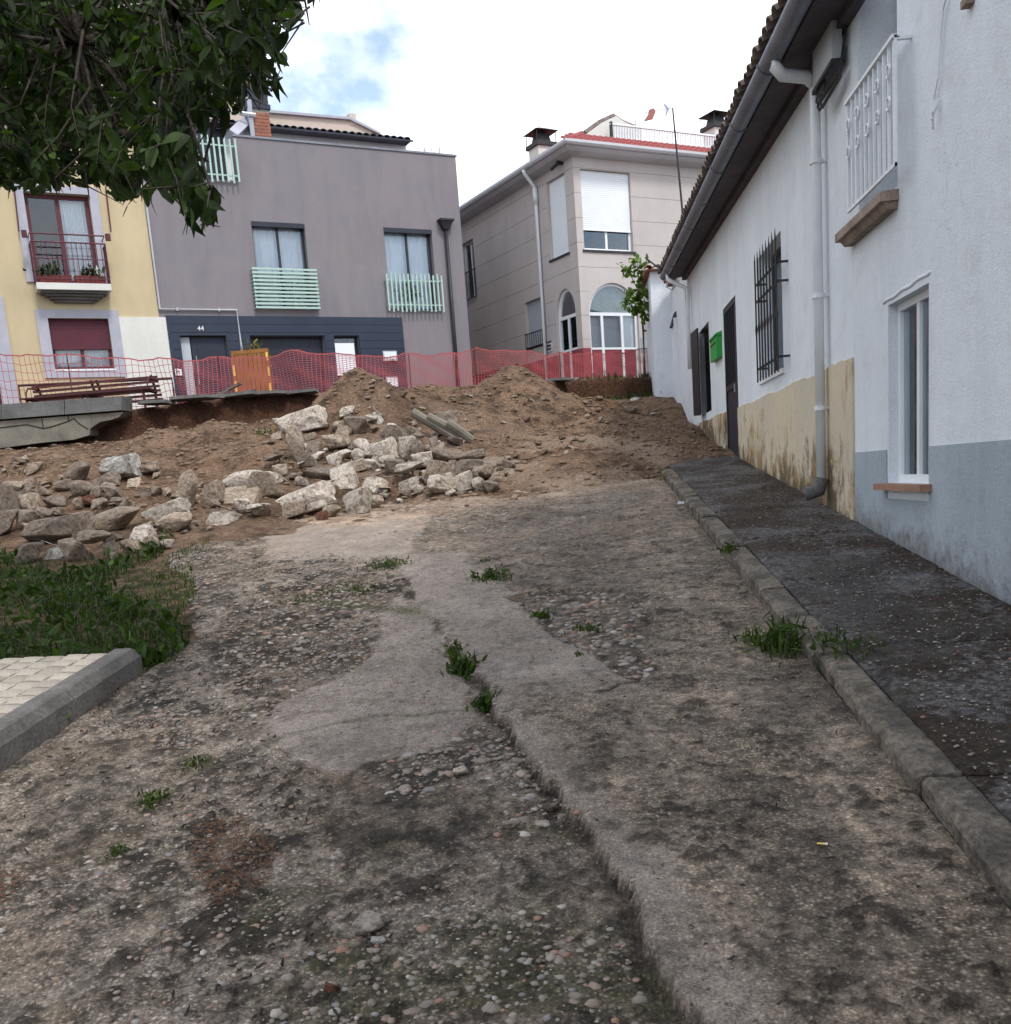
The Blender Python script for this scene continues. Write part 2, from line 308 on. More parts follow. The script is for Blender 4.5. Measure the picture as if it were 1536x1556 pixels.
def mat_road():
    m = newmat('road'); t = NT(m); co = t.pos()
    at = t.n('ShaderNodeAttribute', attribute_name='zone'); sp = t.n('ShaderNodeSeparateColor', {0: at.outputs['Color']})
    at2 = t.n('ShaderNodeAttribute', attribute_name='wear'); s2 = t.n('ShaderNodeSeparateColor', {0: at2.outputs['Color']})
    # old worn concrete
    a = t.noise(co, 1.3, 9, .7, .5); col = t.ramp(a, [(.34, (.150, .118, .094)), (.46, (.235, .198, .165)), (.56, (.33, .29, .255)), (.66, (.20, .165, .135)), (.78, (.31, .275, .245))])
    b1 = t.noise(co, 6, 9, .76, .6); br = t.ramp(b1, [(.40, .40), (.50, 1.0), (.62, 1.2)]); col = t.mix(.9, col, br, 'MULTIPLY')
    ms = t.noise(co, 1.9, 6, .65); mm = t.ramp(ms, [(.56, 0), (.68, .5)]); col = t.mix(mm, col, (.125, .110, .055))
    # smooth worn patches
    sm = t.noise(co, 2.4, 9, .7); sc_ = t.ramp(sm, [(.36, (.195, .172, .162)), (.62, (.30, .268, .25))]); s_f = t.n('ShaderNodeMath', {0: sp.outputs[2], 1: .9}, operation='MULTIPLY')
    # exposed-aggregate strip: dark lichen over tan cement
    mp2 = t.n('ShaderNodeMapping', {'Vector': co, 'Scale': (1.5, 1.1, 1)}); k1 = t.noise(mp2, 1.7, 9, .72, .5); k = t.noise(co, 8, 9, .76, .4)
    st = t.ramp(k1, [(.34, (.155, .130, .108)), (.46, (.225, .188, .154)), (.53, (.27, .228, .188)), (.58, (.37, .302, .24)), (.63, (.28, .232, .188)), (.72, (.22, .184, .15)), (.84, (.17, .142, .116))])
    kr = t.ramp(k, [(.42, .62), (.52, 1.0), (.62, 1.15)]); st = t.mix(.85, st, kr, 'MULTIPLY')
    col = t.mix(sp.outputs[0], col, st)
    col = t.mix(s_f, col, sc_)
    gcol = t.ramp(b1, [(.40, (.040, .030, .023)), (.60, (.165, .132, .105))]); g_f = t.n('ShaderNodeMath', {0: sp.outputs[1], 1: .75}, operation='MULTIPLY'); col = t.mix(g_f, col, gcol)
    dn = t.noise(co, 3.4, 9, .74); dcol = t.ramp(dn, [(.38, (.20, .145, .108)), (.60, (.40, .32, .25))])
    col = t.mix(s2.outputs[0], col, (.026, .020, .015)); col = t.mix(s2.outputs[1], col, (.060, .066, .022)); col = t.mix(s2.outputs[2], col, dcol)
    # grain: grit, sand and pits
    g1 = t.noise(co, 19, 6, .72); g1r = t.ramp(g1, [(.40, .38), (.49, .95), (.60, 1.3)]); gi = t.n('ShaderNodeMath', {0: sp.outputs[2], 1: -.55}, operation='MULTIPLY'); gi2 = t.n('ShaderNodeMath', {0: gi, 1: .88}, operation='ADD'); col = t.mix(gi2, col, g1r, 'MULTIPLY')
    v = t.n('ShaderNodeTexVoronoi', {'Vector': co, 'Scale': 58.}); vr = t.ramp(v.outputs['Distance'], [(.05, 1.45), (.46, .40)])
    vm = t.noise(co, 2.6, 6, .65); vf = t.ramp(vm, [(.36, .45), (.56, 1.)]); vf2 = t.n('ShaderNodeMath', {0: vf.outputs[0], 1: gi2}, operation='MULTIPLY'); col = t.mix(vf2, col, vr, 'MULTIPLY')
    f = t.noise(co, 120, 5, .75); fr = t.ramp(f, [(.38, .45), (.60, 1.35)]); col = t.mix(.85, col, fr, 'MULTIPLY')
    s3 = t.noise(co, 34, 6, .74); sr = t.ramp(s3, [(.36, .95), (.41, 0)]); col = t.mix(sr, col, (.026, .020, .015))
    s4 = t.noise(co, 52, 2, .5); s4r = t.ramp(s4, [(.70, 0), (.74, .5)]); col = t.mix(s4r, col, (.46, .42, .37))
    col = t.mix(1., col, (1.38, 1.31, 1.235), 'MULTIPLY')
    rg = t.noise(co, 1.4, 6, .6); rr = t.ramp(rg, [(.35, .55), (.65, .92)])
    h = t.mix(.5, f, v.outputs['Distance']); h2 = t.mix(.5, h, g1); h3 = t.mix(.4, h2, s3); h4 = t.mix(.3, h3, b1)
    t.out(col, rr, h4, 1., .06, 0, .25); MATS['road'] = m
mat_road()

def mat_pavement():
    m = newmat('wet_slab'); t = NT(m); co = t.pos()
    a = t.noise(co, 1.3, 9, .74, .5); col = t.ramp(a, [(.38, (.020, .018, .018)), (.5, (.052, .045, .044)), (.62, (.095, .085, .084))])
    b1 = t.noise(co, .9, 8, .68, .7); br = t.ramp(b1, [(.42, 0), (.54, .92)]); col = t.mix(br, col, (.034, .019, .009))
    fl = t.noise(co, 17, 9, .78); fm = t.noise(co, 1.5, 5, .6); fa0 = t.n('ShaderNodeMath', {0: fl.outputs[0], 1: fm.outputs[0]}, operation='ADD'); fa = t.n('ShaderNodeMath', {0: fa0, 1: .5}, operation='MULTIPLY')
    fr = t.ramp(fa, [(.505, 0), (.56, .7)]); col = t.mix(fr, col, (.17, .163, .168))
    g1 = t.noise(co, 23, 6, .74); g1r = t.ramp(g1, [(.41, .25), (.49, .9), (.60, 1.45)]); col = t.mix(.9, col, g1r, 'MULTIPLY')
    gm = t.noise(co, 2.2, 6, .7); gmr = t.ramp(gm, [(.58, 0), (.68, .6)]); col = t.mix(gmr, col, (.045, .042, .014))
    gr = t.noise(co, 90, 5, .75); grr = t.ramp(gr, [(.36, .35), (.62, 1.5)]); col = t.mix(.9, col, grr, 'MULTIPLY')
    rg = t.ramp(b1, [(.35, .5), (.65, .85)]); h0 = t.mix(.5, fl, gr); h = t.mix(.5, h0, g1)
    t.out(col, rg, h, 1., .05, 0, .3); MATS['wet_slab'] = m
    simple('kerb_dark', (.20, .168, .135), (.085, .072, .06), 4.5, .88, .9, 34, fine=.6, bdist=.03, lo=.42, hi=.58)
    simple('kerb_left', (.15, .142, .135), (.10, .095, .09), 3.5, .85, .6, 40, fine=.4, lo=.4, hi=.6)
    simple('tile_left', (.42, .375, .32), (.27, .235, .195), 4, .85, .5, 60, fine=.25, rnd=.18)
    m = newmat('paving_far'); t = NT(m); co = t.pos()
    bk = t.n('ShaderNodeTexBrick', {'Vector': co, 'Color1': (.36, .32, .27, 1), 'Color2': (.27, .24, .20, 1), 'Mortar': (.04, .035, .025, 1), 'Scale': 1., 'Mortar Size': .012, 'Brick Width': .14, 'Row Height': .14}); bk.offset = 0.
    fn = t.noise(co, 30, 6, .7); fr = t.ramp(fn, [(.38, .6), (.62, 1.15)]); cl = t.mix(.9, bk, fr, 'MULTIPLY'); t.out(cl, .88, fn, .6, .02, 0, .25); MATS['paving_far'] = m
    simple('joint_dirt', (.035, .03, .022), (.05, .05, .025), 6, .95, .5)
mat_pavement()

# ---------------------------------------------------------------- mesh helpers
WM = {}
class MB:
    def __init__(s): s.v = []; s.f = []; s.t = []
    def quad(s, *p):
        i = len(s.v); s.v += [tuple(q) for q in p]; s.f.append(tuple(range(i, i+len(p)))); return s
    def box(s, x0, x1, y0, y1, z0, z1):
        i = len(s.v)
        s.v += [(x, y, z) for z in (z0, z1) for y in (y0, y1) for x in (x0, x1)]
        s.f += [tuple(i+k for k in q) for q in ((0, 2, 3, 1), (4, 5, 7, 6), (0, 1, 5, 4), (2, 6, 7, 3), (0, 4, 6, 2), (1, 3, 7, 5))]; return s
    def hexa(s, p):            # 8 points, bottom ring then top ring (ccw)
        i = len(s.v); s.v += [tuple(q) for q in p]
        s.f += [tuple(i+k for k in q) for q in ((3, 2, 1, 0), (4, 5, 6, 7), (0, 1, 5, 4), (1, 2, 6, 5), (2, 3, 7, 6), (3, 0, 4, 7))]; return s
    def prism(s, pts, y0, y1):  # polygon in (x,z) extruded along y
        i = len(s.v); n = len(pts)
        s.v += [(x, y0, z) for x, z in pts]+[(x, y1, z) for x, z in pts]
        s.f.append(tuple(range(i, i+n))); s.f.append(tuple(range(i+2*n-1, i+n-1, -1)))
        for k in range(n): s.f.append((i+k, i+n+k, i+n+(k+1) % n, i+(k+1) % n))
        return s
    def tube(s, path, rad, n=8, cap=True):
        P = [Vector(p) for p in path]; i0 = len(s.v); up = Vector((0, 0, 1)); rings = []
        for k, p in enumerate(P):
            d = (P[min(k+1, len(P)-1)]-P[max(k-1, 0)]).normalized()
            a = d.cross(up); a = d.cross(Vector((1, 0, 0))) if a.length < 1e-3 else a
            a.normalize(); b_ = d.cross(a); r_ = rad[k] if hasattr(rad, '__len__') else rad
            for j in range(n):
                t = 2*math.pi*j/n; s.v.append(tuple(p+a*(r_*math.cos(t))+b_*(r_*math.sin(t))))
        for k in range(len(P)-1):
            for j in range(n):
                a = i0+k*n+j; b_ = i0+k*n+(j+1) % n; s.f.append((a, b_, b_+n, a+n))
        if cap:
            s.f.append(tuple(range(i0+n-1, i0-1, -1))); e_ = i0+(len(P)-1)*n; s.f.append(tuple(range(e_, e_+n)))
        return s
    def bar(s, p, q, w, h=None):
        return s.tube([p, q], [w*.7071, w*.7071], 4)
    def mesh(s, name, mat, smooth=False):
        me = bpy.data.meshes.new(name); me.from_pydata(s.v, [], s.f); me.update()
        if mat: me.materials.append(MATS[mat])
        if smooth: me.polygons.foreach_set('use_smooth', [True]*len(me.polygons))
        if s.t:
            at = me.attributes.new('tint', 'FLOAT', 'POINT'); at.data.foreach_set('value', s.t)
        return me
    def build(s, name, mat, parent=None, M=None, smooth=False):
        return link(name, s.mesh(name, mat, smooth), parent, M)
def link(name, data, parent=None, M=None):
    o = bpy.data.objects.new(name, data); COL.objects.link(o)
    if M is None: M = WM[parent] if parent is not None else Matrix()
    WM[o] = M.copy()
    if parent is not None: o.parent = parent; o.matrix_basis = WM[parent].inverted() @ M
    else: o.matrix_basis = M
    return o
def tag(o, label, cat, group=None):
    o['label'] = label; o['category'] = cat
    if group: o['group'] = group
    return o
def thing(name, label, cat, M=None, group=None):
    return tag(link(name, None, None, M or Matrix()), label, cat, group)
def struct(o): o['kind'] = 'structure'; return o
def stuff(o): o['kind'] = 'stuff'; return o
def T(x, y, z, rz=0.): return Matrix.Translation((x, y, z)) @ Matrix.Rotation(rz, 4, 'Z')
def gridmesh(name, X, Y, Z, mat, attrs=None, smooth=True):
    ny, nx = X.shape; me = bpy.data.meshes.new(name); nv = nx*ny; nf = (nx-1)*(ny-1)
    me.vertices.add(nv); me.vertices.foreach_set('co', np.stack([X, Y, Z], -1).astype(np.float32).ravel())
    i = np.arange(nv).reshape(ny, nx); q = np.stack([i[:-1, :-1], i[:-1, 1:], i[1:, 1:], i[1:, :-1]], -1).reshape(-1)
    me.loops.add(nf*4); me.loops.foreach_set('vertex_index', q.astype(np.int32))
    me.polygons.add(nf); me.polygons.foreach_set('loop_start', np.arange(0, nf*4, 4, dtype=np.int32))
    me.update(calc_edges=True); me.polygons.foreach_set('use_smooth', np.ones(nf, bool)) if smooth else None
    me.materials.append(MATS[mat])
    for k, v in (attrs or {}).items():
        a = me.attributes.new(k, 'FLOAT_COLOR', 'POINT'); c = np.ones((nv, 4), np.float32); c[:, :v.shape[-1]] = v.reshape(nv, -1)
        a.data.foreach_set('color', c.ravel())
    return me

# ---------------------------------------------------------------- terrain height model
EDGE = np.array([(-30, 18.2, 3.40), (-11.3, 18.9, 3.42), (-8.8, 19.0, 3.45), (-7.4, 19.5, 3.58), (-5.2, 20.2, 3.58), (-3.6, 21.0, 3.60), (-1.5, 23.0, 3.70), (.2, 25.0, 3.86), (2.0, 26.6, 3.92), (12, 31., 4.2)])
def edge_y(x): return np.interp(x, EDGE[:, 0], EDGE[:, 1])
def edge_z(x): return np.interp(x, EDGE[:, 0], EDGE[:, 2])
CP = [tuple(hy(*c)) for c in [
    (-200, 760, 13.0), (-200, 690, 16.5), (0, 775, 12.3), (0, 725, 14.2), (0, 688, 16.5), (0, 690, 18.7), (170, 705, 14.6), (150, 683, 17.0), (140, 676, 18.6), (90, 800, 11.8),
    (250, 760, 12.9), (330, 725, 14.4), (330, 668, 17.5), (330, 650, 19.3), (420, 755, 13.2), (450, 700, 14.8), (450, 655, 17.0), (450, 640, 19.6),
    (545, 765, 13.6), (560, 700, 15.0), (545, 650, 17.0), (560, 632, 20), (640, 745, 14.0), (660, 690, 16.0), (660, 648, 19.0), (660, 634, 21.5), (740, 720, 15.0), (750, 675, 17.5),
    (850, 690, 16.0), (850, 655, 18.8), (850, 634, 21.5), (860, 616, 24.5), (950, 690, 15.5), (950, 650, 19.5), (950, 619, 23.5), (960, 606, 26.0), (1010, 640, 20.5), (1005, 612, 24.0), (990, 596, 27.5)]]
CP += [(x, y, .1*y-.03) for y in (5.5, 8, 10.2) for x in (-9, -5, -1.5, 2)]+[(x, 12.2, 1.19) for x in (-1, 2.4)]+[(-.6, 13.6, 1.33), (.9, 14.0, 1.37), (1.6, 14.6, 1.44)]+[(2.3, 15.8, 1.68), (2.3, 22.6, 2.52), (2.4, 19, 2.05), (3.2, 26, 3.3), (-14, 10.5, 1.1), (-14, 14, 2.3), (-14, 17.5, 2.7)]
CP = np.array(CP)
def _tps():
    n = len(CP); d = np.linalg.norm(CP[:, None, :2]-CP[None, :, :2], axis=-1); K = np.where(d > 0, d*d*np.log(d+1e-9), 0)+np.eye(n)*.4
    P = np.c_[np.ones(n), CP[:, :2]]; A = np.block([[K, P], [P.T, np.zeros((3, 3))]])
    return np.linalg.solve(A, np.r_[CP[:, 2], 0, 0, 0])
TW = _tps()
def tps(x, y):
    x = np.asarray(x, float); y = np.asarray(y, float); s = TW[-3]+TW[-2]*x+TW[-1]*y
    for i in range(len(CP)):
        r2 = (x-CP[i, 0])**2+(y-CP[i, 1])**2+1e-12; s = s+TW[i]*.5*r2*np.log(r2)
    return s
MOUNDS = [(hy(780, 559, 21.3), .74, .35), (hy(835, 592, 22.3), .62, .4), (hy(545, 567, 18.4), .86, .25), (hy(600, 596, 19.2), .55, .5), (hy(660, 588, 20.8), .5, .7), (hy(330, 640, 17.7), .52, .45), (hy(250, 655, 17.4), .55, .5), (hy(395, 655, 17.6), .5, .4), (hy(720, 618, 20.3), .5, .5), (hy(905, 606, 24.2), .45, .4)]
def terrain(x, y):
    x = np.asarray(x, float); y = np.asarray(y, float)
    z = np.where(y < 10.2, np.minimum(tps(x, y), .1*y-.03), tps(x, y))
    z = np.maximum(z, .1*y-.06)
    far = sstep(11., 13.5, y-.15*(x+2))
    wob = fbm(x, y, .9, 4)
    for (p, sl_, rr) in MOUNDS:
        d = np.sqrt((x-p[0])**2+(y-p[1])**2+rr*rr)-rr
        d = d*(1+.35*wob)
        z = np.maximum(z, p[2]-sl_*d+.10*fbm(x+3, y, 2.5, 4))
    rough = .30*fbm(x, y, 1.1, 5, .58)*far+.16*np.abs(fbm(x+40, y+8, 4.0, 4, .62))*far
    z = z+rough*np.where(x > .8, .45, 1.)+.03*fbm(x, y, 5., 3)
    ey = edge_y(x)+.45*fbm(x, y*.2, 1.4, 4)+.35*fbm(x+3, y*.3, 4., 4); k = sstep(-.10, .16, y-ey)
    zp = edge_z(x)+.055*np.maximum(y-edge_y(x), 0)+.04*fbm(x, y, 1.5, 3)
    return z*(1-k)+np.maximum(z*0+zp, np.where(y < edge_y(x)+1.2, zp, zp))*k
def tz(x, y): return float(terrain(np.array([x]), np.array([y]))[0])
# cached grid for quick look-ups and ray hits
GX = np.arange(-16., 2.7, .07); GY = np.arange(5.4, 33., .07)
_X, _Y = np.meshgrid(GX, GY); GZ = terrain(_X, _Y)
def gz(x, y):
    fx = np.clip((np.asarray(x, float)-GX[0])/.07, 0, len(GX)-1.001); fy = np.clip((np.asarray(y, float)-GY[0])/.07, 0, len(GY)-1.001)
    i = fx.astype(int); j = fy.astype(int); a = fx-i; b_ = fy-j
    return (GZ[j, i]*(1-a)+GZ[j, i+1]*a)*(1-b_)+(GZ[j+1, i]*(1-a)+GZ[j+1, i+1]*a)*b_
def hit(px, py, y0=6.0, y1=27.):
    v = ray(px, py); ys = np.arange(y0, y1, .03); t = ys/v[1]; zz = EYE+v[2]*t; xx = v[0]*t
    h = np.where(ys > 5.45, gz(xx, ys), .1*ys); bel = np.nonzero(zz <= h)[0]
    k = bel[0] if len(bel) else len(ys)-1
    return np.array([xx[k], ys[k], h[k]])

# big ground sheet beneath everything, out to the horizon
xs = np.array([-600, -200, -60, -30, -16, -8, -3, 0, 3, 8, 16, 30, 60, 200, 600.]); ys = np.array([-400, -100, -30, -10, 0, 6, 12, 16, 20, 24, 28, 34, 45, 70, 150, 400, 900.])
X, Y = np.meshgrid(xs, ys); Z = np.where(Y < 12, .1*np.maximum(Y, -12)-.35, np.minimum(.85+(Y-12)*.12, 3.1))
struct(link('ground', gridmesh('ground', X, Y, Z, 'ground_far')))

# excavated soil, cut bank and the upper terrace
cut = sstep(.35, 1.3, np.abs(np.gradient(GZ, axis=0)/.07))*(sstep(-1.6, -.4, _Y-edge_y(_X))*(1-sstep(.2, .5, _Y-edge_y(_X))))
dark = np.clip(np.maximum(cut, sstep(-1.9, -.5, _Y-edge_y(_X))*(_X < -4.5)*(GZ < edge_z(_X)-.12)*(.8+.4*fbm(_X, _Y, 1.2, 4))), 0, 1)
pale = np.clip(sstep(-.05, .2, fbm(_X+5, _Y, .8, 5)+.06)*sstep(-4.5, -2.5, _X)*(1-sstep(1.0, 1.8, _X))*(1-sstep(16.5, 19.5, _Y))*.95, 0, 1)
green = np.clip((1-sstep(-3.2, -2.6, _X+.25*fbm(_X, _Y, 1.5, 4)))*(1-sstep(9.6, 10.6, _Y)), 0, 1)
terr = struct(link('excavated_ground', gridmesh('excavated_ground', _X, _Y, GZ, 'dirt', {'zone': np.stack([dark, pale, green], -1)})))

# ---------------------------------------------------------------- road
def pp(*pix): return [tuple(hs(a, b_)[:2]) for a, b_ in pix]
SE = np.array([(-6, .5), (1.0, .30), (1.8, .20), (2.23, .16), (2.56, .12), (2.81, .06), (3.36, -.10), (4.35, -.43), (5.07, -.60), (5.83, -.85), (7.07, -1.25), (9.1, -1.81), (9.5, -3.3), (14, -3.6)])
ROWS = np.concatenate([np.linspace(-5, 1.7, 40), np.geomspace(1.75, 15.4, 550)]); CLS = np.linspace(-5.6, 1.075, 470)
X, Y = np.meshgrid(CLS, ROWS)
base = .1*Y
jit = .15*fbm(X, Y, 3., 5, .6)+.055*fbm(X, Y, 9., 3, .55)
sd = X+jit-np.interp(Y, SE[:, 0], SE[:, 1])                     # signed distance right of the slab edge
strip = sstep(-.008, .016, sd)
step_h = np.interp(Y, [1, 4.6, 6, 9], [.050, .042, .020, .012])
C1 = pp((775, 905), (880, 898), (990, 902), (972, 960), (1003, 1030), (968, 1048), (890, 1000), (800, 935))
C2 = pp((690, 800), (740, 770), (950, 775), (972, 850), (980, 905), (790, 908), (720, 860))
L1 = pp((390, 905), (470, 880), (560, 888), (600, 880), (615, 900), (545, 925), (560, 1000), (480, 1045), (400, 1075), (330, 1040), (330, 950))
L2 = pp((440, 1180), (700, 1090), (780, 1130), (830, 1210), (880, 1290), (700, 1300), (520, 1290), (430, 1240))
L3 = pp((180, 900), (300, 840), (400, 830), (410, 850), (330, 905), (240, 960), (190, 960))
L4 = pp((390, 1370), (800, 1330), (960, 1420), (1010, 1556), (380, 1556))
S1 = pp((450, 1010), (560, 1000), (600, 900), (650, 930), (690, 1000), (730, 1070), (700, 1130), (520, 1180), (430, 1150), (410, 1080))
S2 = pp((400, 800), (520, 775), (660, 782), (610, 848), (410, 845))
jx, jy = X+.20*fbm(X, Y, 2.5, 4)+.10*fbm(X, Y+7, 9, 4, .65), Y+.28*fbm(X+9, Y, 2.5, 4)+.14*fbm(X+5, Y, 9, 4, .65)
soft = lambda P: inpoly(jx, jy, P).astype(float)
def blur(a, n=1):
    for _ in range(n):
        a = (a+np.roll(a, 1, 0)+np.roll(a, -1, 0)+np.roll(a, 1, 1)+np.roll(a, -1, 1))/5
    return a
c1, c2, l1, l2, l3, l4, s1, s2_ = (blur(soft(P)) for P in (C1, C2, L1, L2, L3, L4, S1, S2))
ru = sstep(.02, .10, fbm(X+20, Y, 1.3, 5, .6))*(1-strip)          # further broken areas of the old surface
rim = strip*(1-sstep(.05, .22, sd+.15*fbm(X, Y, 4, 4)))*(Y < 6)
band = strip*sstep(4.3, 5.2, Y)*(1-sstep(.55, .95, sd+.3*fbm(X+2, Y, 1.5, 4)))
gravel = np.clip(c1+.45*c2+l1+.65*l3+.35*ru*(1-s1), 0, 1)
smooth_ = np.clip(s1+s2_+.75*rim+.9*band, 0, 1)*(1-gravel*.8)
Z = base+strip*step_h-.022*c1-.012*np.clip(l1+l3, 0, 1)+.018*fbm(X, Y, 1.2, 4)*(1-.5*strip)
Z += (1-strip)*(1-smooth_)*(.030*fbm(X, Y, 6, 4, .6)+.022*fbm(X+7, Y, 20, 3, .6))+strip*.010*fbm(X, Y, 18, 3, .6)
Z += np.clip(gravel, 0, 1)*.020*fbm(X, Y, 24, 3, .6)
# slab-edge foot groove with its undercut shadow painted dark, and cracks
def polydist(P):
    d = np.full(X.shape, 9.)
    for (ax, ay), (bx, by) in zip(P[:-1], P[1:]):
        ux, uy = bx-ax, by-ay; t = np.clip(((X-ax)*ux+(Y-ay)*uy)/(ux*ux+uy*uy), 0, 1)
        d = np.minimum(d, np.hypot(X+.12*fbm(X, Y, 5, 5, .65)-ax-t*ux, Y+.12*fbm(X+4, Y, 5, 5, .65)-ay-t*uy))
    return d
CR = [pp((400, 845), (500, 848), (600, 848)), pp((640, 930), (600, 925), (440, 910)), pp((735, 1075), (640, 1085), (560, 1090), (430, 1120), (300, 1180), (230, 1225), (160, 1310)),
      pp((960, 1045), (870, 1075), (760, 1095)), pp((985, 1040), (1100, 1045), (1230, 1030)), pp((660, 985), (690, 1000), (740, 1080), (770, 1110)), pp((720, 850), (760, 890), (830, 940), (900, 1000)), pp((690, 800), (720, 850)), pp((800, 1000), (830, 1050)),
      pp((950, 790), (860, 795)), pp((420, 960), (330, 1020), (240, 1060))]
mud = np.zeros(X.shape)
for i, P in enumerate(CR):
    d = polydist(P); w = .004+.016*fbm(X, Y, 4, 3)
    k = 1-sstep(w, w+.010, d); Z -= .012*k; mud = np.maximum(mud, k*.9)
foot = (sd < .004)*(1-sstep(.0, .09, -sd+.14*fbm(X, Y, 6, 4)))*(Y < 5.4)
Z -= .012*foot; mud = np.maximum(mud, .8*foot)  # undercut shade of the slab edge put into the mud mask, along with mud
# black crusts of moss and dirt on the old surface
lm = sstep(-.06, .12, fbm(X+50, Y+3, .9, 4)+.10*(X < -1.0)+.05*(Y > 3.2))*(1-strip)*(1-.75*smooth_)
blot = sstep(.06, .10, fbm(X*1.0, Y*.8, 6.5, 5, .64))*lm
blot = np.maximum(blot, sstep(.13, .16, fbm(X+80, Y, 9., 5, .65))*.8*(1-.6*smooth_))
mud = np.maximum(mud, .9*blot); Z += .010*blot
gut = sstep(.93, 1.05, X+.06*fbm(X, Y, 4, 3)); mud = np.maximum(mud, .45*gut*sstep(.0, .15, fbm(X, Y, 1.1, 3)+.1))
moss = np.clip((1-sstep(.01, .05, polydist(CR[2])))*.4+(1-sstep(.02, .16, polydist(CR[1])))*.8+l4*sstep(.03, .16, fbm(X+3, Y, 1.7, 4))*.55, 0, 1)*(1-strip)
dust = np.clip(sstep(10.8, 13.8, Y+3.4*fbm(X, Y, 1.1, 6, .62)-.12*(X+1))*.95+s2_*.15+.5*sstep(.05, .2, fbm(X+31, Y, .8, 4))*sstep(8., 11, Y), 0, 1)
# ragged outer limits: the sheet dives under the soil
lim = np.interp(Y, [-6, 6.0, 6.6, 8.5, 10.5, 14.5], [-2.76, -2.76, -2.75, -3.5, -4.6, -5.2])+.25*fbm(X, Y, 1.6, 4)*(Y > 5.9)
dive = sstep(-.05, .25, lim-X)*.25+sstep(13.9, 15.1, Y+2.2*fbm(X, Y, .9, 5, .6)+.9*fbm(X+6, Y, 3.5, 4, .6)-.12*(X+1))*.22
Z -= dive
me = gridmesh('road', X, Y, Z, 'road', {'zone': np.stack([strip, gravel, smooth_], -1), 'wear': np.stack([mud, moss, dust], -1)})
road = struct(link('road', me))
RZ = Z
def rz(x, y):
    j = np.clip(np.searchsorted(ROWS, y), 1, len(ROWS)-1); i = np.clip(((np.asarray(x)-CLS[0])/(CLS[1]-CLS[0])).round().astype(int), 0, len(CLS)-1)
    return RZ[j, i]

# stones and pebbles bedded in the old surface
def pebble_mesh(k):
    bm = bmesh.new(); bmesh.ops.create_icosphere(bm, subdivisions=1, radius=1)
    rr = random.Random(k)
    for v in bm.verts:
        v.co *= rr.uniform(.82, 1.12); v.co.z *= .55; v.co.x *= 1.15
    me = bpy.data.meshes.new('cobble'); bm.to_mesh(me); bm.free(); me.materials.append(MATS['pebble'])
    me.polygons.foreach_set('use_smooth', [True]*len(me.polygons))
    at = me.attributes.new('tint', 'FLOAT', 'POINT'); return me
PEB = [pebble_mesh(k) for k in range(8)]
cand = []
def scatter(P, n, r0, r1, dens_noise=0.):
    P = np.array(P); lo = P.min(0); hi = P.max(0); c = 0; tries = 0
    while c < n and tries < n*12:
        tries += 1
        x, y = RNG.uniform(lo[0], hi[0]), RNG.uniform(lo[1], hi[1])
        if not inpoly(np.array([x]), np.array([y]), P)[0]: continue
        if dens_noise and fbm(x, y, 2., 3) < RNG.uniform(-.2, .1)*dens_noise: continue
        cand.append((x, y, r0+(r1-r0)*RNG.random()**2.2)); c += 1
scatter(C1, 420, .014, .042); scatter(C2, 500, .010, .024); scatter(L1, 620, .012, .034); scatter(L3, 420, .014, .034); scatter(L2, 230, .008, .032, .8); scatter(L4, 130, .007, .026, .9)
ALL = [(-2.7, 1.6), (.2, 1.6), (-.1, 3.4), (-.6, 5.1), (-1.3, 7.2), (-1.9, 9.3), (-4.2, 10.5), (-3.0, 8), (-2.6, 6)]
scatter(ALL, 9500, .004, .016, .9)
scatter(pp((0, 1180), (200, 1060), (330, 900), (400, 1100), (300, 1200), (0, 1350)), 420, .008, .024, .6)
scatter([(-1.6, 9.4), (.9, 9.4), (.9, 12.6), (-3.4, 12.6)], 380, .012, .04, .7)
cand.sort(key=lambda c: -c[2]/max(c[1], 1.5))
def joined_pebbles(name, items, zf, sink, parent=None):
    base_v = []; base_f = None
    for m_ in PEB:
        a = np.zeros(len(m_.vertices)*3); m_.vertices.foreach_get('co', a); base_v.append(a.reshape(-1, 3))
    fl = np.zeros(len(PEB[0].polygons)*3, np.int64); PEB[0].polygons.foreach_get('vertices', fl); fl = fl.reshape(-1, 3)
    n = len(items); nv = len(base_v[0]); V = np.zeros((n, nv, 3)); tint = np.zeros((n, nv))
    for i, (x, y, r_) in enumerate(items):
        b_ = base_v[i % 8]*r_; a = RNG.uniform(0, 6.28); c, s = math.cos(a), math.sin(a); st = RNG.uniform(.7, 1.3)
        V[i, :, 0] = (b_[:, 0]*c-b_[:, 1]*s)*st+x; V[i, :, 1] = b_[:, 0]*s+b_[:, 1]*c+y; V[i, :, 2] = b_[:, 2]+float(zf(x, y))+r_*sink; tint[i] = RNG.random()
    me = bpy.data.meshes.new(name); me.vertices.add(n*nv); me.vertices.foreach_set('co', V.astype(np.float32).ravel())
    Fc = (fl[None]+(np.arange(n)*nv)[:, None, None]).reshape(-1); nf = len(Fc)//3
    me.loops.add(nf*3); me.loops.foreach_set('vertex_index', Fc.astype(np.int32)); me.polygons.add(nf); me.polygons.foreach_set('loop_start', np.arange(0, nf*3, 3, dtype=np.int32))
    me.update(calc_edges=True); me.polygons.foreach_set('use_smooth', np.ones(nf, bool)); me.materials.append(MATS['pebble'])
    at = me.attributes.new('tint', 'FLOAT', 'POINT'); at.data.foreach_set('value', tint.astype(np.float32).ravel())
    o = link(name, me, parent); return stuff(o)
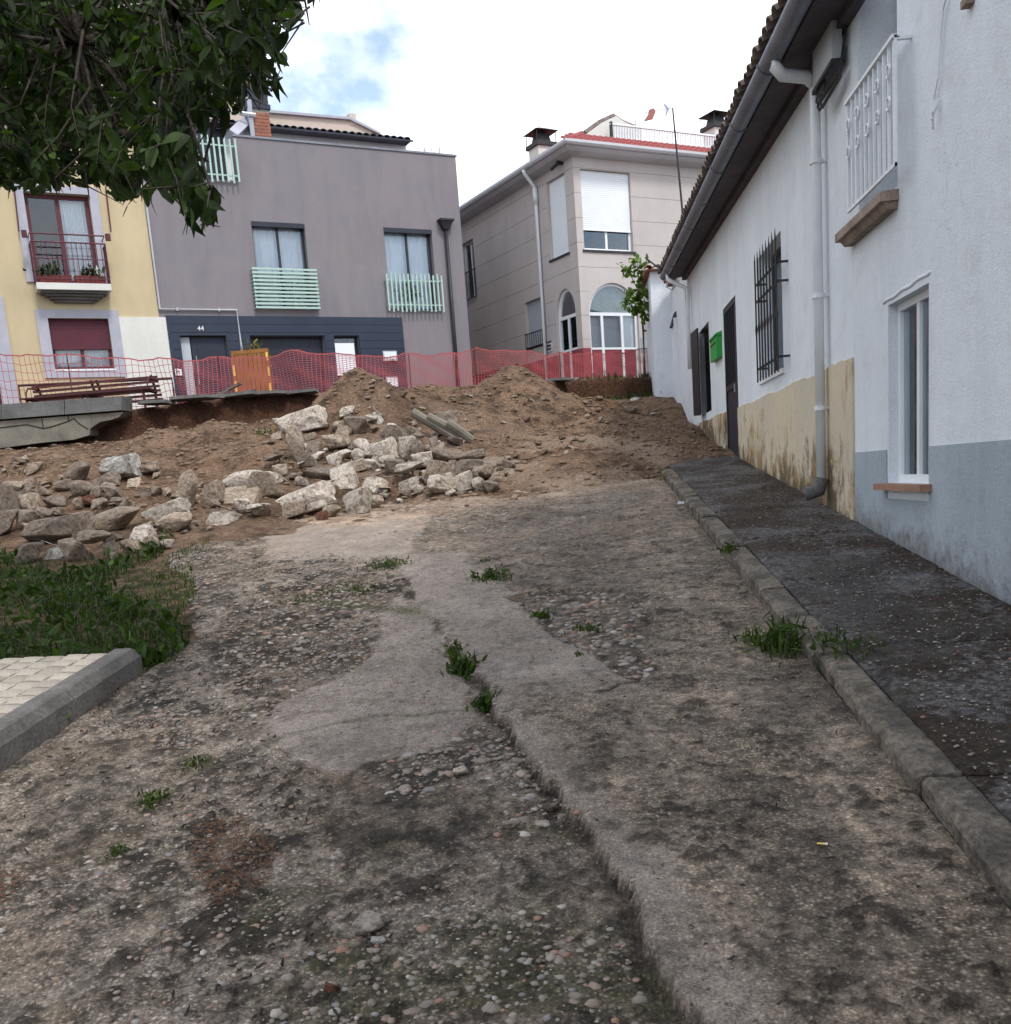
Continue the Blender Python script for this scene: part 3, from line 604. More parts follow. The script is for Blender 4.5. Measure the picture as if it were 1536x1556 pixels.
for (x, y, r_) in cand[:290]:
    o = link('cobble', PEB[random.randrange(8)], road, Matrix.Translation((x, y, float(rz(x, y))-r_*.24)) @ Matrix.Rotation(random.uniform(0, 6.28), 4, 'Z') @ Matrix.Diagonal((r_*random.uniform(.8, 1.35), r_, r_*random.uniform(.8, 1.1), 1)))
joined_pebbles('pebbles', cand[290:], rz, -.2, road)

# ---------------------------------------------------------------- right pavement: dark slabs and kerb stones
def slab_grid(x0, x1, y0, y1, zt, th, nx, ny, amp, sd_=0., dx=0.):
    """closed block with an uneven top following the slope; returns MB"""
    m_ = MB(); xs_ = np.linspace(x0, x1, nx); ys_ = np.linspace(y0, y1, ny); i0 = 0
    XX, YY = np.meshgrid(xs_, ys_); zz = zt(XX, YY)+amp*fbm(XX+sd_, YY, 6, 4, .6)*2
    ed = .012*((XX <= x0)|(XX >= x1)|(YY <= y0)|(YY >= y1)); zz = zz-ed*(.6+.8*vnoise(XX*25, YY*25))
    XX = XX+dx*fbm(XX, YY+sd_, 5, 3)*(XX <= x0)
    m_.v = [(a, b_, c) for a, b_, c in zip(XX.ravel(), YY.ravel(), zz.ravel())]
    for j in range(ny-1):
        for i in range(nx-1): m_.f.append((j*nx+i, j*nx+i+1, (j+1)*nx+i+1, (j+1)*nx+i))
    ring = [i for i in range(nx)]+[j*nx+nx-1 for j in range(1, ny)]+[(ny-1)*nx+i for i in range(nx-2, -1, -1)]+[j*nx for j in range(ny-2, 0, -1)]
    k = len(m_.v); m_.v += [(m_.v[i][0], m_.v[i][1], .1*m_.v[i][1]-th) for i in ring]; n = len(ring)
    for i in range(n): m_.f.append((ring[i], k+i, k+(i+1) % n, ring[(i+1) % n]))
    return m_
WX = 2.30
bed = MB(); bed.hexa([(1.09, -5, -.95), (2.31, -5, -.95), (2.31, 15.4, 1.1), (1.09, 15.4, 1.1), (1.09, -5, -.42), (2.31, -5, -.42), (2.31, 15.4, 1.62), (1.09, 15.4, 1.62)]); pv = struct(bed.build('right_pavement', 'joint_dirt'))
js = [-5, -3.3, -1.6, .1, 1.75, 3.37, 4.98, 6.6, 8.25, 9.9, 11.5, 13.1, 14.6, 15.5]
for i in range(len(js)-1):
    slab_grid(1.235, 2.297, js[i]+.006, js[i+1]-.006, lambda a, b_: .1*b_+.118, .02, 26, 36, .007, i*3.1).build('paving_slab', 'wet_slab', pv)
y = -5.
while y < 13.9:
    L = random.uniform(.74, .86)
    if y < 3.37 < y+L+.3: L = 3.37-y if y < 3.1 else L
    o = slab_grid(1.075+random.uniform(-.010, .010), 1.228, y+.011, y+L-.011, lambda a, b_, dz=random.uniform(-.012, .006): .1*b_+.124+dz-.016*sstep(.022, 0, a-1.075), .05, 9, 16, .005, y, .03)
    o.build('kerb_stone', 'kerb_dark', pv, smooth=False); y += L

gt = [(RNG.uniform(1.26, 2.27), 2.2+11.*RNG.random()**1.6, .0025+.008*RNG.random()**3) for _ in range(5200)]
joined_pebbles('pavement_grit', gt, lambda x, y: .1*y+.120, .1, pv)
# ---------------------------------------------------------------- left pavement: tiles behind a concrete kerb
lp = struct(slab_grid(-9., -2.935, -4, 5.74, lambda a, b_: .1*b_+.118, .1, 30, 50, .003).build('left_pavement', 'paving_far'))
for (a, b_) in ((-4, -2.9), (-2.9, -1.9), (-1.9, -.9), (-.9, .1), (.1, 1.1), (1.1, 2.1), (2.1, 3.1), (3.1, 4.13), (4.13, 4.93), (4.93, 5.76)):
    slab_grid(-2.930, -2.775, a+.004, b_-.004, lambda p, q: .1*q+.150-.05*sstep(-.045, 0, p+2.775), .08, 10, 20, .003, a, .0).build('kerb_stone', 'kerb_left', lp)
tl = slab_grid(0, .131, 0, .131, lambda a, b_: a*0+.1*b_, .03, 4, 4, .003).mesh('tile', 'tile_left')
for i in range(13):
    for j in range(22):
        x, y = -2.94-.140*(i+1), 5.735-.140*(j+1)
        if x < -5.2 or random.random() < .03: continue
        link('tile', tl, lp, Matrix.Translation((x, y, .1*y+.140+random.uniform(-.004, .004))) @ Matrix.Rotation(random.uniform(-.02, .02), 4, 'Z') @ Matrix.Rotation(random.uniform(-.02, .02), 4, 'X'))

# ---------------------------------------------------------------- facade tools
class Fr:
    """facade frame: local x to the right along the wall, y into the building, z up (world z)"""
    def __init__(s, x, y, ang): s.o = np.array([x, y, 0.]); s.a = ang; s.u = np.array([math.cos(ang), math.sin(ang), 0]); s.n = np.array([-math.sin(ang), math.cos(ang), 0]); s.M = T(x, y, 0, ang)
    def pix(s, px, py, off=0.):
        v = ray(px, py); o = s.o+s.n*off; t = ((o-CO)@s.n)/(v@s.n); p = CO+v*t; return float((p-s.o)@s.u), float(p[2])
    def X(s, px, py, off=0.): return s.pix(px, py, off)[0]
    def Z(s, px, py, off=0.): return s.pix(px, py, off)[1]
def wall_holes(x0, x1, z0, z1, holes, th, y=0., mb=None):
    m_ = mb or MB(); xs_ = sorted({x0, x1, *[h[0] for h in holes], *[h[1] for h in holes]}); zs_ = sorted({z0, z1, *[h[2] for h in holes], *[h[3] for h in holes]})
    xs_ = [v for v in xs_ if x0 <= v <= x1]; zs_ = [v for v in zs_ if z0 <= v <= z1]
    solid = lambda i, j: 0 <= i < len(xs_)-1 and 0 <= j < len(zs_)-1 and not any(h[0] < (xs_[i]+xs_[i+1])/2 < h[1] and h[2] < (zs_[j]+zs_[j+1])/2 < h[3] for h in holes)
    for i in range(len(xs_)-1):
        for j in range(len(zs_)-1):
            if not solid(i, j): continue
            a, b_, c, d = xs_[i], xs_[i+1], zs_[j], zs_[j+1]
            m_.quad((a, y, c), (b_, y, c), (b_, y, d), (a, y, d)); m_.quad((b_, y+th, c), (a, y+th, c), (a, y+th, d), (b_, y+th, d))
            if not solid(i-1, j): m_.quad((a, y+th, c), (a, y, c), (a, y, d), (a, y+th, d))
            if not solid(i+1, j): m_.quad((b_, y, c), (b_, y+th, c), (b_, y+th, d), (b_, y, d))
            if not solid(i, j-1): m_.quad((a, y+th, c), (b_, y+th, c), (b_, y, c), (a, y, c))
            if not solid(i, j+1): m_.quad((a, y, d), (b_, y, d), (b_, y+th, d), (a, y+th, d))
    return m_
def courses(root, name, mat, x0, x1, zs_, holes, y0, y1, M, gap=.012, xcuts=None):
    for c, d in zip(zs_[:-1], zs_[1:]):
        segs = [(x0, x1)]; zc = (c+d)/2
        cuts = sorted(xcuts or [])
        cells = []
        # split the course vertically where a hole starts or ends inside it
        zz = sorted({c, d, *[h[k] for h in holes for k in (2, 3) if c < h[k] < d]})
        for e_, f_ in zip(zz[:-1], zz[1:]):
            iv = [(x0, x1)]
            for h in holes:
                if h[2] < (e_+f_)/2 < h[3]:
                    nv = []
                    for a, b_ in iv:
                        if h[1] <= a or h[0] >= b_: nv.append((a, b_)); continue
                        if h[0] > a: nv.append((a, h[0]))
                        if h[1] < b_: nv.append((h[1], b_))
                    iv = nv
            cells.append((e_, f_, iv))
        for e_, f_, iv in cells:
            for a, b_ in iv:
                if b_-a > .02: MB().box(a, b_, y0, y1, e_+(gap/2 if e_ == c else 0), f_-(gap/2 if f_ == d else 0)).build(name, mat, root, M)
def bars_rect(m_, x0, x1, z0, z1, w, y0, y1):
    m_.box(x0, x0+w, y0, y1, z0, z1).box(x1-w, x1, y0, y1, z0, z1).box(x0+w, x1-w, y0, y1, z0, z0+w).box(x0+w, x1-w, y0, y1, z1-w, z1)
def window(root, M, x0, x1, z0, z1, rec, fmat, fw=.06, cols=2, curtain=None, shutter=None, smat='blind_white', sill=None, zmid=None, name='window', deep=.7):
    f = MB(); bars_rect(f, x0, x1, z0, z1, fw, rec, rec+.06)
    n = cols; wv = (x1-x0-2*fw)/n
    for i in range(1, n): f.box(x0+fw+wv*i-fw*.55, x0+fw+wv*i+fw*.55, rec+.004, rec+.056, z0+fw, z1-fw)
    zc = [z0+fw, z1-fw]
    if zmid: f.box(x0+fw, x1-fw, rec+.006, rec+.054, zmid-fw*.5, zmid+fw*.5); zc = [z0+fw, zmid, z1-fw]
    w = f.build(name, fmat, root, M)
    for a, b_ in zip(zc[:-1], zc[1:]):
        for i in range(n): MB().box(x0+fw+wv*i+.004, x0+fw+wv*(i+1)-.004, rec+.026, rec+.034, a, b_).build('pane', 'glass', w)
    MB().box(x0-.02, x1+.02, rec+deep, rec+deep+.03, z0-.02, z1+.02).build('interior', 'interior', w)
    if curtain:
        c0, c1_ = (x0+fw, x1-fw) if curtain is True else curtain
        cm = MB(); N = 36; i0 = 0
        for k in range(N+1):
            x = c0+(c1_-c0)*k/N; yy = rec+.15+.025*math.sin(k*1.9)+.012*math.sin(k*.7+1)
            cm.v += [(x, yy, z0+.02), (x, yy, z1-.02)]
        for k in range(N): cm.f.append((2*k, 2*k+2, 2*k+3, 2*k+1))
        cm.build('curtain', 'curtain', w, smooth=True)
    if shutter is not None:
        sm = MB(); z = z1-.01; h = .052
        while z-h > shutter:
            sm.hexa([(x0+.012, rec-.038, z-h), (x1-.012, rec-.038, z-h), (x1-.012, rec-.02, z-h), (x0+.012, rec-.02, z-h), (x0+.012, rec-.036, z-.004), (x1-.012, rec-.036, z-.004), (x1-.012, rec-.02, z-.004), (x0+.012, rec-.02, z-.004)]); z -= h
        sm.box(x0+.012, x1-.012, rec-.05, rec-.015, z-.03, z+.0)
        sm.build('shutter', smat, w)
    if sill: sx, sy, sh, smt = sill; MB().box(x0-sx, x1+sx, -sy, rec+.02, z0-sh, z0-.003).build('sill', smt, w)
    return w
def foliage(name, mat, pts, size, parent=None, M=None, leafw=.5, droop=.5, rs=1, dirs=None, lens=None):
    """leaf quads (folded) at the given points"""
    rr = np.random.default_rng(rs); P = np.array(pts, float); n = len(P)
    d = rr.normal(size=(n, 3)); d[:, 2] -= droop
    if dirs is not None: d = np.array(dirs)+.25*rr.normal(size=(n, 3))
    d /= np.linalg.norm(d, axis=1)[:, None]
    s_ = np.cross(d, rr.normal(size=(n, 3))); s_ /= np.linalg.norm(s_, axis=1)[:, None]; nn = np.cross(d, s_)
    L = size*(rr.uniform(.6, 1.25, n) if lens is None else np.array(lens))[:, None]; w = L*leafw*.5
    V = np.stack([P]+[P+d*L*a+s_*w*b_+nn*w*b_*.35 for a, b_ in ((.16, .62), (.42, 1.), (.72, .8), (.9, .4))]+[P+d*L]+[P+d*L*a-s_*w*b_+nn*w*b_*.35 for a, b_ in ((.9, .4), (.72, .8), (.42, 1.), (.16, .62))], 1)
    m_ = MB(); m_.v = V.reshape(-1, 3).tolist(); m_.f = [q for i in range(n) for q in (tuple(range(10*i, 10*i+6)), (10*i, 10*i+5, 10*i+6, 10*i+7, 10*i+8, 10*i+9))]
    tn = rr.random(n); m_.t = np.repeat(tn, 10).tolist()
    return m_.build(name, mat, parent, M)

# ================================================================ grey-purple town house and its neighbours (far side)
GA = R_(32.6); g0 = hy(450, 603, 27.); G = Fr(g0[0], g0[1], GA)
gx0, gx1 = -3.30, 5.36; zb = 2.9; zpar = 10.68
gh = thing('town_house', 'purple-grey rendered town house with mint railings and dark ground floor cladding', 'house', G.M)
def rect(F, x0, y0, x1, y1, off=0.):
    a = F.pix(x0, y1, off); b_ = F.pix(x1, y1, off); c = F.pix((x0+x1)/2, y0, off); return (a[0], b_[0], a[1], c[1])
w1 = (-.70, .72, 6.50, 8.66); w2 = (2.97, 4.42, 6.50, 8.68)
dz = G.Z(300, 510); door = (G.X(274, 520), G.X(344, 520), zb, dz); gar = (G.X(380, 520), G.X(493, 520), zb, dz); sw = (G.X(507, 515), G.X(545, 515), 4.72, dz)
ter = (G.X(288, 240), G.X(357, 240), G.Z(350, 274), zpar+1)
holes = [w1, w2, door, gar, sw, ter]
wall_holes(gx0, gx1, zb, zpar, holes, .32).build('wall', 'grey_render', gh)
m_ = MB(); m_.box(gx0, gx0+.3, .32, 11, zb, zpar); m_.box(gx1-.3, gx1, .32, 11, zb, zpar); m_.box(gx0+.3, gx1-.3, 10.7, 11, zb, zpar); m_.box(gx0+.3, gx1-.3, .32, 10.7, 9.28, 9.5)
m_.box(gx0+.3, gx1-.3, 1.5, 1.6, zb, 9.28); m_.build('shell', 'grey_render', gh)
MB().box(ter[1], gx1+.03, -.03, .36, zpar+.002, zpar+.05).box(gx0, ter[0], -.03, .36, zpar+.002, zpar+.05).build('parapet_capping', 'zinc', gh)
for w_, nm in ((w1, 0), (w2, 1)):
    window(gh, G.M, *w_, .16, 'navy_frame', .055, 2, True)
    MB().box(w_[0]-.0, w_[1]+.0, -.015, .16, w_[3]-.12, w_[3]-.004).build('lintel_flashing', 'navy_frame', gh)
# dark boarded ground floor
pz1 = G.Z(430, 481); bz = list(np.arange(pz1, zb, -.21))[::-1]
courses(gh, 'siding_board', 'navy', G.X(256, 520), G.X(613, 520), bz, [h for h in holes if h[3] < pz1], -.045, -.002, G.M, .008)
# door with side light
dd = MB().box(door[0]+.28, door[1]-.02, .10, .15, zb, door[3]-.02).build('door', 'navy', gh)
for k in range(4): MB().box(door[0]+.40, door[1]-.14, .085, .099, 3.6+k*.52, 3.6+k*.52+.40).build('door_panel', 'navy_frame', dd)
MB().tube([(door[0]+.36, .05, 4.6), (door[0]+.36, .05, 5.3)], .015).build('handle', 'steel', dd)
MB().box(door[0]+.01, door[0]+.25, .09, .13, zb, door[3]-.03).build('side_light', 'blind_grey', gh)
gd = MB().box(gar[0], gar[1], .20, .24, zb, gar[3]).build('garage_door', 'navy', gh)
for k in range(6): MB().box(gar[0]+.04, gar[1]-.04, .185, .199, 3.0+k*.46, 3.0+k*.46+.43).build('garage_panel', 'navy_frame', gd)
window(gh, G.M, sw[0], sw[1], sw[2], sw[3], .14, 'navy_frame', .05, 1, None)
MB().box(G.X(509, 540), G.X(538, 540), -.07, -.05, G.Z(520, 571), G.Z(520, 522)).build('white_blind', 'blind_white', gh)
for (a, b_, c, d) in ((581, 534, 602, 549), (586, 573, 604, 589)):
    q = rect(G, a, b_, c, d); mb = MB().box(q[0], q[1], -.10, -.046, q[2], q[3]); o = mb.build('meter_box', 'grey_plastic', gh); MB().box(q[0]+.03, q[1]-.03, -.108, -.1005, q[2]+.03, q[3]-.03).build('lid', 'white_pvc', o)
q = rect(G, 266, 561, 276, 571); o = MB().box(q[0], q[1], -.075, -.046, q[2], q[3]).build('intercom', 'white_pvc', gh); cx = (q[0]+q[1])/2; MB().box(cx-.03, cx+.03, -.082, -.0755, q[2]+.08, q[3]-.05).build('button_plate', 'zinc', o)
# house number
def text_mesh(body, size, mat):
    cu = bpy.data.curves.new('txt', 'FONT'); cu.body = body; cu.size = size; cu.align_x = 'CENTER'; cu.extrude = .006
    to = bpy.data.objects.new('txt', cu); COL.objects.link(to); bpy.context.view_layer.update()
    me = bpy.data.meshes.new_from_object(to.evaluated_get(bpy.context.evaluated_depsgraph_get())); bpy.data.objects.remove(to); bpy.data.curves.remove(cu)
    me.materials.clear(); me.materials.append(MATS[mat]); me.name = 'house_number'; return me
nx_, nz_ = G.pix(304.5, 503); link('house_number', text_mesh('44', .17, 'white_paint'), gh, G.M @ Matrix.Translation((nx_, -.055, nz_)) @ Matrix.Rotation(math.pi/2, 4, 'X'))
# downpipe with hopper, conduit
m_ = MB(); px0, pz0 = G.pix(681, 345); px_, _ = G.pix(681, 420)
m_.tube([(px_, -.09, pz0), (px_, -.09, zb)], .05, 10); dp = m_.build('downpipe', 'black_paint', gh, smooth=True)
MB().hexa([(px_-.09, -.16, pz0-.1), (px_+.09, -.16, pz0-.1), (px_+.09, 0, pz0-.1), (px_-.09, 0, pz0-.1), (px_-.19, -.22, pz0+.12), (px_+.19, -.22, pz0+.12), (px_+.19, -.002, pz0+.12), (px_-.19, -.002, pz0+.12)]).box(px_-.22, px_+.22, -.25, -.003, pz0+.12, pz0+.17).build('hopper', 'black_paint', dp)
cz = G.Z(300, 471); cx2 = G.X(362, 500); m_ = MB().tube([(gx0+.03, -.05, 9.4), (gx0+.03, -.05, cz), (cx2, -.05, cz), (cx2+.01, -.07, 5.4)], .028, 8); m_.build('conduit', 'grey_plastic', gh)
for x in (gx0+.45, gx0+1.5): MB().box(x-.02, x+.02, -.085, -.001, cz-.04, cz+.04).build('conduit_clip', 'grey_plastic', gh)
# mint railings
def railing(kind, q, out=.16):
    x0, x1, z0, z1 = q; rr = MB(); 
    if kind == 'h':
        for s in (.02, .32, .62, .98): xx = x0+(x1-x0)*s; rr.box(xx-.015, xx+.015, -out+.02, -out+.05, z0, z1)
        o = rr.build('railing', 'mint', gh)
        n = 11
        for k in range(n):
            z = z0+(z1-z0-.05)*k/(n-1); MB().box(x0, x1, -out-.012, -out+.018, z, z+.052).box(x0, x0+.03, -out+.018, -.002, z, z+.03).box(x1-.03, x1, -out+.018, -.002, z, z+.03).build('slat', 'mint', o)
    else:
        for z in (z0+.16, z1-.2): rr.box(x0, x1, -out+.022, -out+.05, z, z+.035); rr.box(x0, x0+.03, -out+.05, -.002, z, z+.03).box(x1-.03, x1, -out+.05, -.002, z, z+.03)
        o = rr.build('railing', 'mint', gh); n = int((x1-x0)/.115)
        for k in range(n):
            x = x0+(x1-x0-.045)*k/(n-1); MB().box(x, x+.045, -out-.012, -out+.018, z0+random.uniform(-.03, .03), z1+random.uniform(-.03, .03)).build('bar', 'mint', o)
    return o
off = -.16
r1 = (G.X(386, 440, off), G.X(484, 440, off), G.Z(440, 469, off), G.Z(440, 408, off)); railing('h', r1)
r2 = (G.X(588, 440, off), G.X(673, 440, off), G.Z(630, 473, off), G.Z(630, 416, off)); railing('v', r2)
r3 = (G.X(292, 240, off), G.X(361, 240, off), G.Z(330, 276, off), G.Z(330, 208, off)); railing('v', r3)
# attic behind the parapet: white wall, dark tiled roof
off = 2.4; az0 = 9.5; ax0, ax1 = G.X(330, 205, off), G.X(617, 222, off); az1 = G.Z(520, 211, off)
MB().box(ax0, ax1, off, 10.2, az0, az1).build('attic_wall', 'white_paint', gh)
off2 = 1.95; ex0, ex1 = ax0-.2, G.X(626, 218, off2); ez0 = az1-.02; ez1 = G.Z(520, 204, off2); rise = .28
rf = MB().hexa([(ex0, off2, ez0), (ex1, off2, ez0), (ex1, 10.6, ez0), (ex0, 10.6, ez0), (ex0, off2, ez1), (ex1, off2, ez1), (ex1-1.2, 6.2, ez1+rise*4.2), (ex0, 6.2, ez1+rise*4.2)]).build('attic_roof', 'dark_tile', gh)
def tile_mesh(name, L, w, mat, r0=None, thick=.014, n=6, over=True):
    """one barrel tile lying along +y (uphill), convex side up"""
    m_ = MB(); r_ = w/2
    for j, (yy, k) in enumerate(((0, 1.), (L, .84))):
        for s in range(n+1):
            a = math.pi*s/n; m_.v.append((-r_*k*math.cos(a), yy, r_*.72*k*math.sin(a)))
        for s in range(n+1):
            a = math.pi*s/n; m_.v.append((-(r_-thick)*k*math.cos(a), yy, (r_-thick)*.72*k*math.sin(a)))
    N = 2*(n+1)
    for s in range(n):
        m_.f += [(s, s+1, N+s+1, N+s), (n+1+s+1, n+1+s, N+n+1+s, N+n+2+s), (s+1, s, n+1+s, n+2+s), (N+s, N+s+1, N+n+2+s, N+n+1+s)]
    return m_.mesh(name, mat, True)
tm = tile_mesh('roof_tile', .45, .2, 'dark_tile'); x = ex0+.1
while x < ex1-.05:
    for row in range(2):
        link('roof_tile', tm, rf, G.M @ Matrix.Translation((x, off2-.03+row*.36, ez1+.01+row*.36*rise+.012)) @ Matrix.Rotation(math.atan(rise), 4, 'X'))
    x += .215
MB().box(ex0, ex1+.02, off2-.05, off2-.003, ez0, ez1-.03).build('fascia', 'navy_frame', rf)
aw = MB().box(ter[0]-.6, ter[1]+.35, off-.05, off-.003, az0+.02, az1-.06).build('terrace_dark_panel', 'navy_frame', gh)  # dark panel added to stand in for the dark opening behind the terrace rail
# brick chimney with dark cap and sloping beam
off = 1.2; c0, c1_ = G.X(386, 190, off), G.X(411, 190, off); ct = G.Z(400, 166, off)
ch = MB().box(c0+.01, c1_-.01, off+.01, off+.6, 9.4, ct).build('chimney', 'mortar', gh)
rows = int((ct-9.9)/.085)
for rI in range(rows):
    z = 9.9+rI*.085; x = c0-(.11 if rI % 2 else 0)
    while x < c1_:
        a, b_ = max(x, c0), min(x+.21, c1_)
        if b_-a > .03: MB().box(a, b_, off-.006, off+.05, z, z+.07).build('brick', 'brick', ch)
        x += .225
MB().box(c0-.16, c1_+.04, off-.04, off+.62, ct+.002, ct+.12).box(c0-.12, c1_, off, off+.58, ct+.12, ct+.52).build('chimney_cap', 'navy_frame', ch)
MB().box(c0-.14, c0-.02, off-.06, off+.06, 9.6, ct+.25).build('flue', 'steel', ch)
p0 = G.pix(352, 207, .8); p1 = G.pix(384, 172, 1.0)
MB().bar((p0[0], .8, p0[1]), (p1[0], 1.6, p1[1]), .24).build('sloping_beam', 'lilac_surround', gh)
p2_ = G.pix(318, 166, 1.1); MB().bar((p2_[0], 1.1, p2_[1]), (p1[0]+.1, 1.1, p1[1]), .07).build('roof_rail', 'white_paint', gh)
# wire ornament on the right corner of the roof
m_ = MB()
for k in range(14):
    cx, cz2 = G.pix(655, 232, .3); a = k*.45; x = cx+random.uniform(-.28, .28); m_.tube([(x, .3, zpar-.05), (x+random.uniform(-.08, .08), .3, zpar+random.uniform(.15, .42))], .007, 4)
tag(m_.build('dry_plant', 'straw', None, G.M), 'thin dry stalks sticking up from grey parapet corner', 'plant')
# potted plants behind the railings
def potted(name, label, F, x, y, z, r_, h, n, mat, pot='planter_red', lw=.22, rs=1):
    t_ = thing(name, label, 'plant', F.M @ Matrix.Translation((x, y, z)))
    m_ = MB(); m_.tube([(0, 0, 0), (0, 0, .2)], [.09, .12], 10); m_.build('pot', pot, t_)
    rr = np.random.default_rng(rs); d = rr.normal(size=(n, 3)); d /= np.linalg.norm(d, axis=1)[:, None]; d *= rr.random((n, 1))**.4
    foliage('leaves', mat, d*np.array([r_, .10, h])+np.array([0, 0, .25+h*.7]), .17, t_, WM[t_], lw, .1, rs); return t_
potted('potted_plant', 'spiky plant in pot behind horizontal mint slats', G, .28, .03, 6.502, .30, .26, 90, 'plant_dark', 'grey_plastic', .14, 3)
potted('potted_plant', 'spiky plant in pot behind upright mint bars of corner window', G, 3.55, .03, 6.502, .34, .24, 100, 'plant_dark', 'grey_plastic', .14, 4)

# ================================================================ yellow house, left neighbour
yh = thing('yellow_house', 'ochre yellow rendered house with maroon shutter and planted balcony', 'house', G.M)
yx0 = -14.; yx1 = gx0-.005; yt = 10.9
bw = (G.X(48, 380), G.X(146, 380), 7.02, 9.05); lw_ = rect(G, 74, 484, 171, 560); ld = (-9.2, G.X(-8, 540), zb, G.Z(0, 470))
lw_ = (G.X(74+.5, 500), G.X(166, 500), G.Z(120, 561), G.Z(120, 484))
wall_holes(yx0, yx1, zb, yt, [bw, lw_, ld], .32).build('wall', 'yellow_render', yh)
m_ = MB().box(yx0, yx0+.3, .33, 10, zb, yt).box(yx1-.3, yx1, .33, 10, zb, yt).box(yx0+.3, yx1-.3, 9.7, 10, zb, yt).box(yx0+.3, yx1-.3, .33, 9.7, yt-.2, yt); m_.build('shell', 'yellow_render', yh)
ro = MB().hexa([(yx0-.3, -.5, yt+.003), (yx1+.0, -.5, yt+.003), (yx1, 10.3, yt+.003), (yx0-.3, 10.3, yt+.003), (yx0-.3, -.5, yt+.12), (yx1, -.5, yt+.12), (yx1, 5, yt+1.7), (yx0-.3, 5, yt+1.7)]).build('roof', 'old_tile', yh)
wd = G.Z(215, 482); MB().box(G.X(180, 500), gx0+.22, -.035, -.002, zb, wd).build('white_dado', 'white_dado', yh)
def surround(q, w, name='surround', bottom=True, mat='lilac_surround'):
    m_ = MB(); x0, x1, z0, z1 = q; m_.box(x0-w, x0, -.045, .01, z0-(w*.8 if bottom else 0), z1+w*.8).box(x1, x1+w, -.045, .01, z0-(w*.8 if bottom else 0), z1+w*.8).box(x0, x1, -.045, .01, z1, z1+w*.8)
    if bottom: m_.box(x0, x1, -.045, .01, z0-w*.8, z0)
    return m_.build(name, mat, yh, G.M)
surround(bw, .21, bottom=False); surround(lw_, .25); surround(ld, .36, bottom=False)
window(yh, G.M, *bw, .15, 'maroon', .09, 2, (bw[0]+.75, bw[1]-.1))
window(yh, G.M, *lw_, .12, 'maroon', .07, 2, True, shutter=G.Z(120, 531), smat='maroon_shutter')
MB().box(lw_[0]-.02, lw_[1]+.02, -.06, .1, lw_[2]-.045, lw_[2]-.003).build('sill', 'white_paint', yh)
MB().box(ld[0], ld[1], .14, .19, zb, ld[3]).build('door', 'maroon', yh)
# balcony slab with stepped underside, railing, planters
bx0, bx1 = G.X(56, 436, -.5), G.X(169, 436, -.5); sz = G.Z(110, 430, -.5)
bs = MB().box(bx0, bx1, -.5, -.002, sz-.15, sz).build('balcony', 'white_dado', yh)
for k in range(4): MB().box(bx0+.09*(k+1), bx1-.09*(k+1), -.5+.09*(k+1), -.002, sz-.15-.055*(k+1), sz-.151-.055*k).build('moulding', 'concrete_cope', bs)
rl = MB(); zt = G.Z(105, 356, -.5)
for z, w in ((zt, .03), (zt-.18, .03), (sz+.55, .02), (sz+.10, .02)):
    rl.tube([(bx0, -.01, z), (bx0, -.47, z), (bx1, -.47, z), (bx1, -.01, z)], w*.6, 6)
rl = rl.build('railing', 'maroon', bs)
for k in range(16):
    x = bx0+(bx1-bx0)*k/15; MB().tube([(x, -.47, sz), (x, -.47, zt-.18)], .009, 5).build('bar', 'maroon', rl)
for k in range(4):
    for x in (bx0, bx1): MB().tube([(x, -.38+k*.11, sz), (x, -.38+k*.11, zt-.18)], .009, 5).build('bar', 'maroon', rl)
for (a, b_) in (((bx0-.1, -.47, zt-.1), (bx0-.1, -.47, zt+.05)), ((bx1+.08, -.47, zt-.1), (bx1+.08, -.47, zt+.05))): MB().tube([a, b_], .06, 8).build('bracket', 'maroon', rl)
for px_ in (21, 160):
    a = G.pix(px_, 285); c = G.pix(px_+7.5, 354); MB().tube([(a[0], -.06, a[1]), (c[0], -.14, c[1])], .018, 6).build('awning_arm', 'maroon', yh)
for k, (a, b_) in enumerate(((bx0+.08, bx0+.80), (bx0+.86, bx1-.08))):
    t_ = thing('flower_box', ('red flower box with a bushy plant at the balcony corner' if k == 0 else 'long red flower box with trailing plants at middle of balcony'), 'planter', G.M @ Matrix.Translation((a, -.42, sz)))
    MB().hexa([(0.02, .02, .0), (b_-a-.02, .02, .0), (b_-a-.02, .18, .0), (.02, .18, .0), (0, 0, .19), (b_-a, 0, .19), (b_-a, .2, .19), (0, .2, .19)]).build('box', 'planter_red', t_)
    rr = np.random.default_rng(k); n = 130; P = rr.normal(size=(n, 3))*np.array([.13, .07, .08])+np.array([.25 if k == 0 else .38, .1, .29])
    foliage('leaves', 'plant_dark', P, .11, t_, WM[t_], .6, .1, k+5)
bt = MB().tube([(0, 0, .0), (0, 0, .40), (0, .0, .5)], [.045, .045, .02], 8); tag(bt.build('white_bottle', 'plastic_white', None, G.M @ Matrix.Translation((bx1-.16, -.1, sz)) @ Matrix.Rotation(-.15, 4, 'Y')), 'slim white container leaning at the right end of balcony', 'container')

